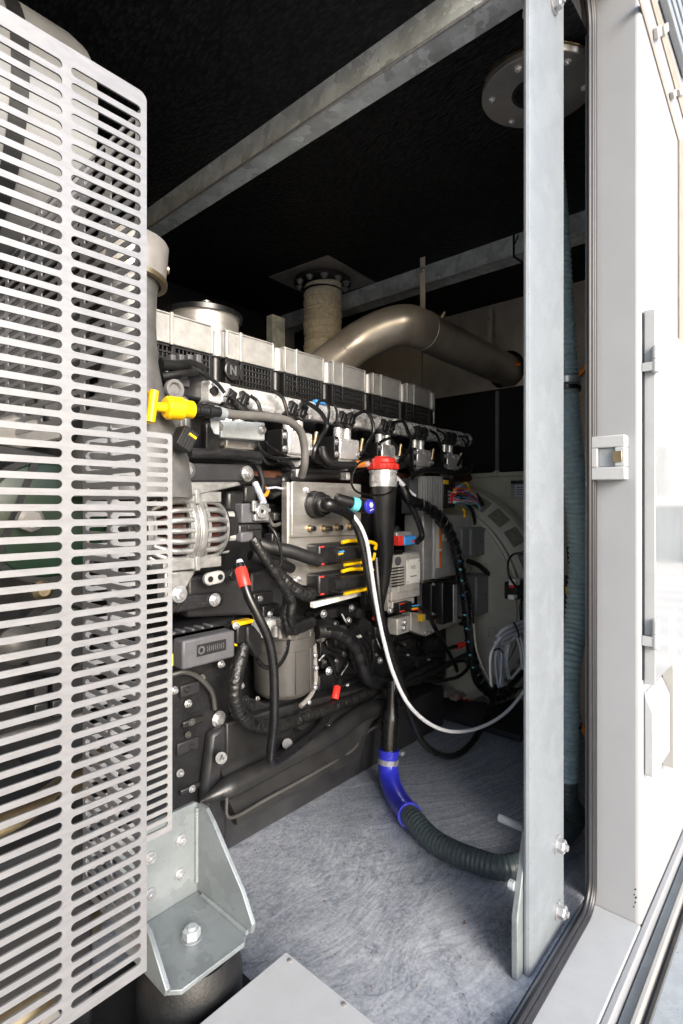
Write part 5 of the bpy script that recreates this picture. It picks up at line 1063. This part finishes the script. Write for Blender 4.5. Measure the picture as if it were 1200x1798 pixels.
cable('tan_pipe', 'tan pipe curving low beside the foot of the wrapped loom', 'pipe', [(860, 1235, 1.2), (890, 1227, 1.18), (918, 1210, 1.16), (950, 1185, 1.14)], .013, 'flange')
# bundle of white leads tied in loops beside the post
wb = 'spare white leads tied in loops beside the post'
for k in range(5): cable('spare_lead', 'white spare lead in the tied sheaf rising to the post', 'lead', [(872 + k * 2, 1118 + k * 3, 1.0 - .004 * k), (884, 1106 + k * 4, .99), (905, 1096 + k * 4, .98), (930, 1086 + k * 4, .97), (950, 1076 + k * 4, .96)], .0062, 'white_wire' if k % 2 == 0 else 'grey_wire', wb, n=8)
for k, px in enumerate(([(876, 1112), (874, 1140), (878, 1180), (882, 1205), (880, 1175), (883, 1135)], [(878, 1120), (862, 1150), (862, 1195), (864, 1205)], [(872, 1135), (870, 1170), (876, 1206), (880, 1180), (880, 1140), (875, 1128)], [(894, 1128), (890, 1160), (896, 1190), (906, 1182), (915, 1172)], [(890, 1130), (887, 1158), (893, 1192)], [(908, 1120), (914, 1140), (917, 1172), (921, 1168), (917, 1132), (912, 1116)], [(912, 1112), (924, 1120), (934, 1132), (944, 1150)], [(870, 1128), (882, 1130), (898, 1126), (908, 1114)])):
    cable('spare_lead', 'white spare lead hanging in a loop below the tied sheaf', 'lead', [(u, v, .985 - .006 * (k % 3)) for u, v in px], .0050, 'white_wire' if k % 2 else 'grey_wire', 'looped ends of the spare white leads', n=8)
cable('cable_tie', 'black tie round the sheaf of white leads', 'cable tie', [(902, 1092, .96), (908, 1104, .95), (912, 1118, .96)], .004, 'cable')
cable('cable_tie', 'black tie round the hanging loops of white leads', 'cable tie', [(868, 1142, .97), (876, 1139, .955), (884, 1146, .97)], .004, 'cable')
cable('sleeved_lead', 'black sleeve with a pale end at the bottom of the white leads', 'sleeve', [(895, 1205, 1.0), (908, 1192, .99), (920, 1178, .98)], .012, 'cable'); cable('pale_sleeve', 'pale sleeve slanting up to the post below the white leads', 'sleeve', [(919, 1180, .98), (932, 1166, .97), (950, 1146, .96)], .0105, 'white_wire')
# filler cap tether and thin wires over the pumps
cable('cap_tether', 'thin cord tethering the red filler cap round its neck', 'cord', [(652, 806, 1.19), (632, 812, 1.18), (620, 830, 1.18), (618, 850, 1.18), (628, 864, 1.175), (650, 869, 1.165), (675, 868, 1.16), (695, 858, 1.18), (700, 846, 1.22)], .0038, 'cable', n=8)
wires = [
 ([(395, 690, 1.29), (380, 672, 1.30), (350, 652, 1.31), (325, 640, 1.33)], .0055), ([(405, 694, 1.285), (418, 706, 1.28), (440, 725, 1.275), (452, 742, 1.27)], .0055), ([(440, 695, 1.285), (452, 705, 1.28), (458, 722, 1.27), (462, 738, 1.26)], .006),
 ([(478, 684, 1.285), (496, 698, 1.275), (503, 718, 1.27), (507, 738, 1.27)], .006), ([(530, 705, 1.28), (548, 712, 1.27), (566, 728, 1.265), (574, 750, 1.265), (560, 775, 1.26), (552, 792, 1.26), (556, 810, 1.27), (600, 822, 1.28)], .008),
 ([(556, 716, 1.28), (562, 704, 1.27), (574, 706, 1.265), (578, 722, 1.265), (575, 745, 1.26)], .0055), ([(588, 712, 1.29), (592, 724, 1.285), (591, 742, 1.28)], .005), ([(624, 730, 1.285), (640, 722, 1.28), (652, 734, 1.27), (656, 760, 1.265), (645, 780, 1.26), (634, 800, 1.26)], .007),
 ([(648, 722, 1.29), (654, 738, 1.28), (655, 760, 1.275)], .005), ([(692, 742, 1.285), (708, 740, 1.28), (716, 756, 1.275), (722, 775, 1.27), (716, 795, 1.265), (702, 808, 1.265)], .007), ([(728, 748, 1.29), (730, 762, 1.285), (722, 774, 1.28), (718, 790, 1.275)], .006),
 ([(756, 756, 1.285), (768, 765, 1.28), (775, 788, 1.275), (776, 812, 1.28)], .006), ([(768, 755, 1.29), (780, 762, 1.285), (782, 775, 1.28)], .005), ([(806, 766, 1.285), (820, 768, 1.28), (822, 778, 1.28), (812, 800, 1.28), (804, 818, 1.285)], .006),
 ([(812, 770, 1.295), (818, 780, 1.29), (814, 800, 1.285)], .004), ([(668, 776, 1.26), (686, 770, 1.255), (696, 785, 1.25), (697, 800, 1.25)], .006)]
for px, r in wires: cable('injector_wire', 'thin black wire among the fuel pumps and their plugs', 'wire', px, r, 'cable', 'thin black wires over the fuel pumps', n=8)
hoses = [
 ([(452, 770, 1.27), (458, 790, 1.27), (475, 802, 1.28), (505, 806, 1.28), (526, 806, 1.3)], .006, 'cable'), ([(466, 774, 1.29), (476, 786, 1.29), (500, 800, 1.30), (520, 808, 1.31)], .005, 'cable'),
 ([(566, 786, 1.27), (570, 802, 1.26), (582, 814, 1.255), (604, 817, 1.25), (624, 816, 1.245)], .0135, 'rubber'), ([(704, 818, 1.26), (714, 812, 1.26), (717, 800, 1.265)], .013, 'rubber')]
labs = ['thin black pipe sagging under the bracket block by the dipstick tube', 'second thin pipe sagging just above the first under the bracket block', 'black hose with a brown tip bending towards the red filler cap', 'short black hose bend right of the red filler cap']
for (px, r, m), lb in zip(hoses, labs): cable('fuel_hose', lb, 'hose', px, r, m, n=14)
cable('brown_sleeve', 'brown sleeve on the hose beside the red filler cap', 'sleeve', [(624, 816, 1.244), (632, 815, 1.243), (638, 815, 1.243)], .0135, 'orange'); cable('pale_nut', 'pale nut against the collar of the red filler cap', 'nut', [(639, 815, 1.242), (646, 814, 1.242)], .012, 'alu')
for k, (px, r) in enumerate((([(400, 850, 1.32), (440, 844, 1.32), (480, 848, 1.33), (515, 842, 1.34), (560, 836, 1.34), (610, 836, 1.34), (655, 826, 1.34)], .016), ([(500, 822, 1.33), (560, 828, 1.34), (620, 832, 1.34), (660, 838, 1.34)], .011), ([(440, 862, 1.31), (470, 868, 1.32), (510, 864, 1.33)], .012), ([(445, 812, 1.28), (456, 826, 1.28), (462, 850, 1.28), (456, 870, 1.29)], .009), ([(476, 872, 1.30), (492, 866, 1.31), (512, 870, 1.32)], .009))):
    cable('dark_hose', ['thick dark hose running behind the top of the connector plate', 'slim dark hose above the connector plate under the fuel pumps', 'dark hose behind the alternator top', 'bent dark hose between the arm bolt and the alternator', 'slim dark hose left of the connector plate'][k], 'hose', px, r, 'rubber', n=14)
cable('fluid_line', 'pale thin line beside the orange clip behind the alternator', 'line', [(468, 858, 1.29), (484, 856, 1.29), (498, 858, 1.30), (510, 852, 1.31)], .004, 'grey_wire')
tag(MB().box((2.31, YB - .12, 1.62), (2.36, YB - .06, CEIL)).build('upright', 'galv', None, .002), 'short galvanised upright under the far end of the ceiling beam', 'upright')
ua, ub = Q(479, 551, 2.15), Q(501, 551, 2.15)
tag(MB().box((ua.x, 2.15, .002), (ub.x, 2.20, ua.z)).build('upright', 'galv_beam', None, .003), 'galvanised upright left of the fibre wrapped flue', 'upright')

# thin pipework under the fuel pumps and beside the crankcase
rnd = random.Random(11)
for k in range(14):
    u = 455 + k * 25; v = 800 + rnd.uniform(-6, 22); L = rnd.uniform(30, 70); y = 1.32 + rnd.uniform(0, .06)
    cable('leak_pipe', 'thin black pipe in the shade under the fuel pumps', 'pipe', [(u, v - rnd.uniform(5, 20), y), (u + L * .3, v + rnd.uniform(2, 12), y - .01), (u + L * .7, v + rnd.uniform(-2, 12), y - .01), (u + L, v + rnd.uniform(-14, 14), y)], rnd.uniform(.0045, .009), 'cable', 'thin black pipes under the fuel pumps', n=8)
for k in range(9):
    u = 560 + k * 22; v = 1085 + rnd.uniform(0, 60); y = 1.33 + rnd.uniform(0, .04)
    cable('engine_wire', 'thin black wire along the shaded crankcase side', 'wire', [(u, v, y), (u + rnd.uniform(-8, 20), v + 22, y - .015), (u + rnd.uniform(0, 30), v + 48, y - .01), (u + rnd.uniform(10, 40), v + 75, y)], rnd.uniform(.003, .006), 'cable', 'thin black wires along the crankcase', n=8)
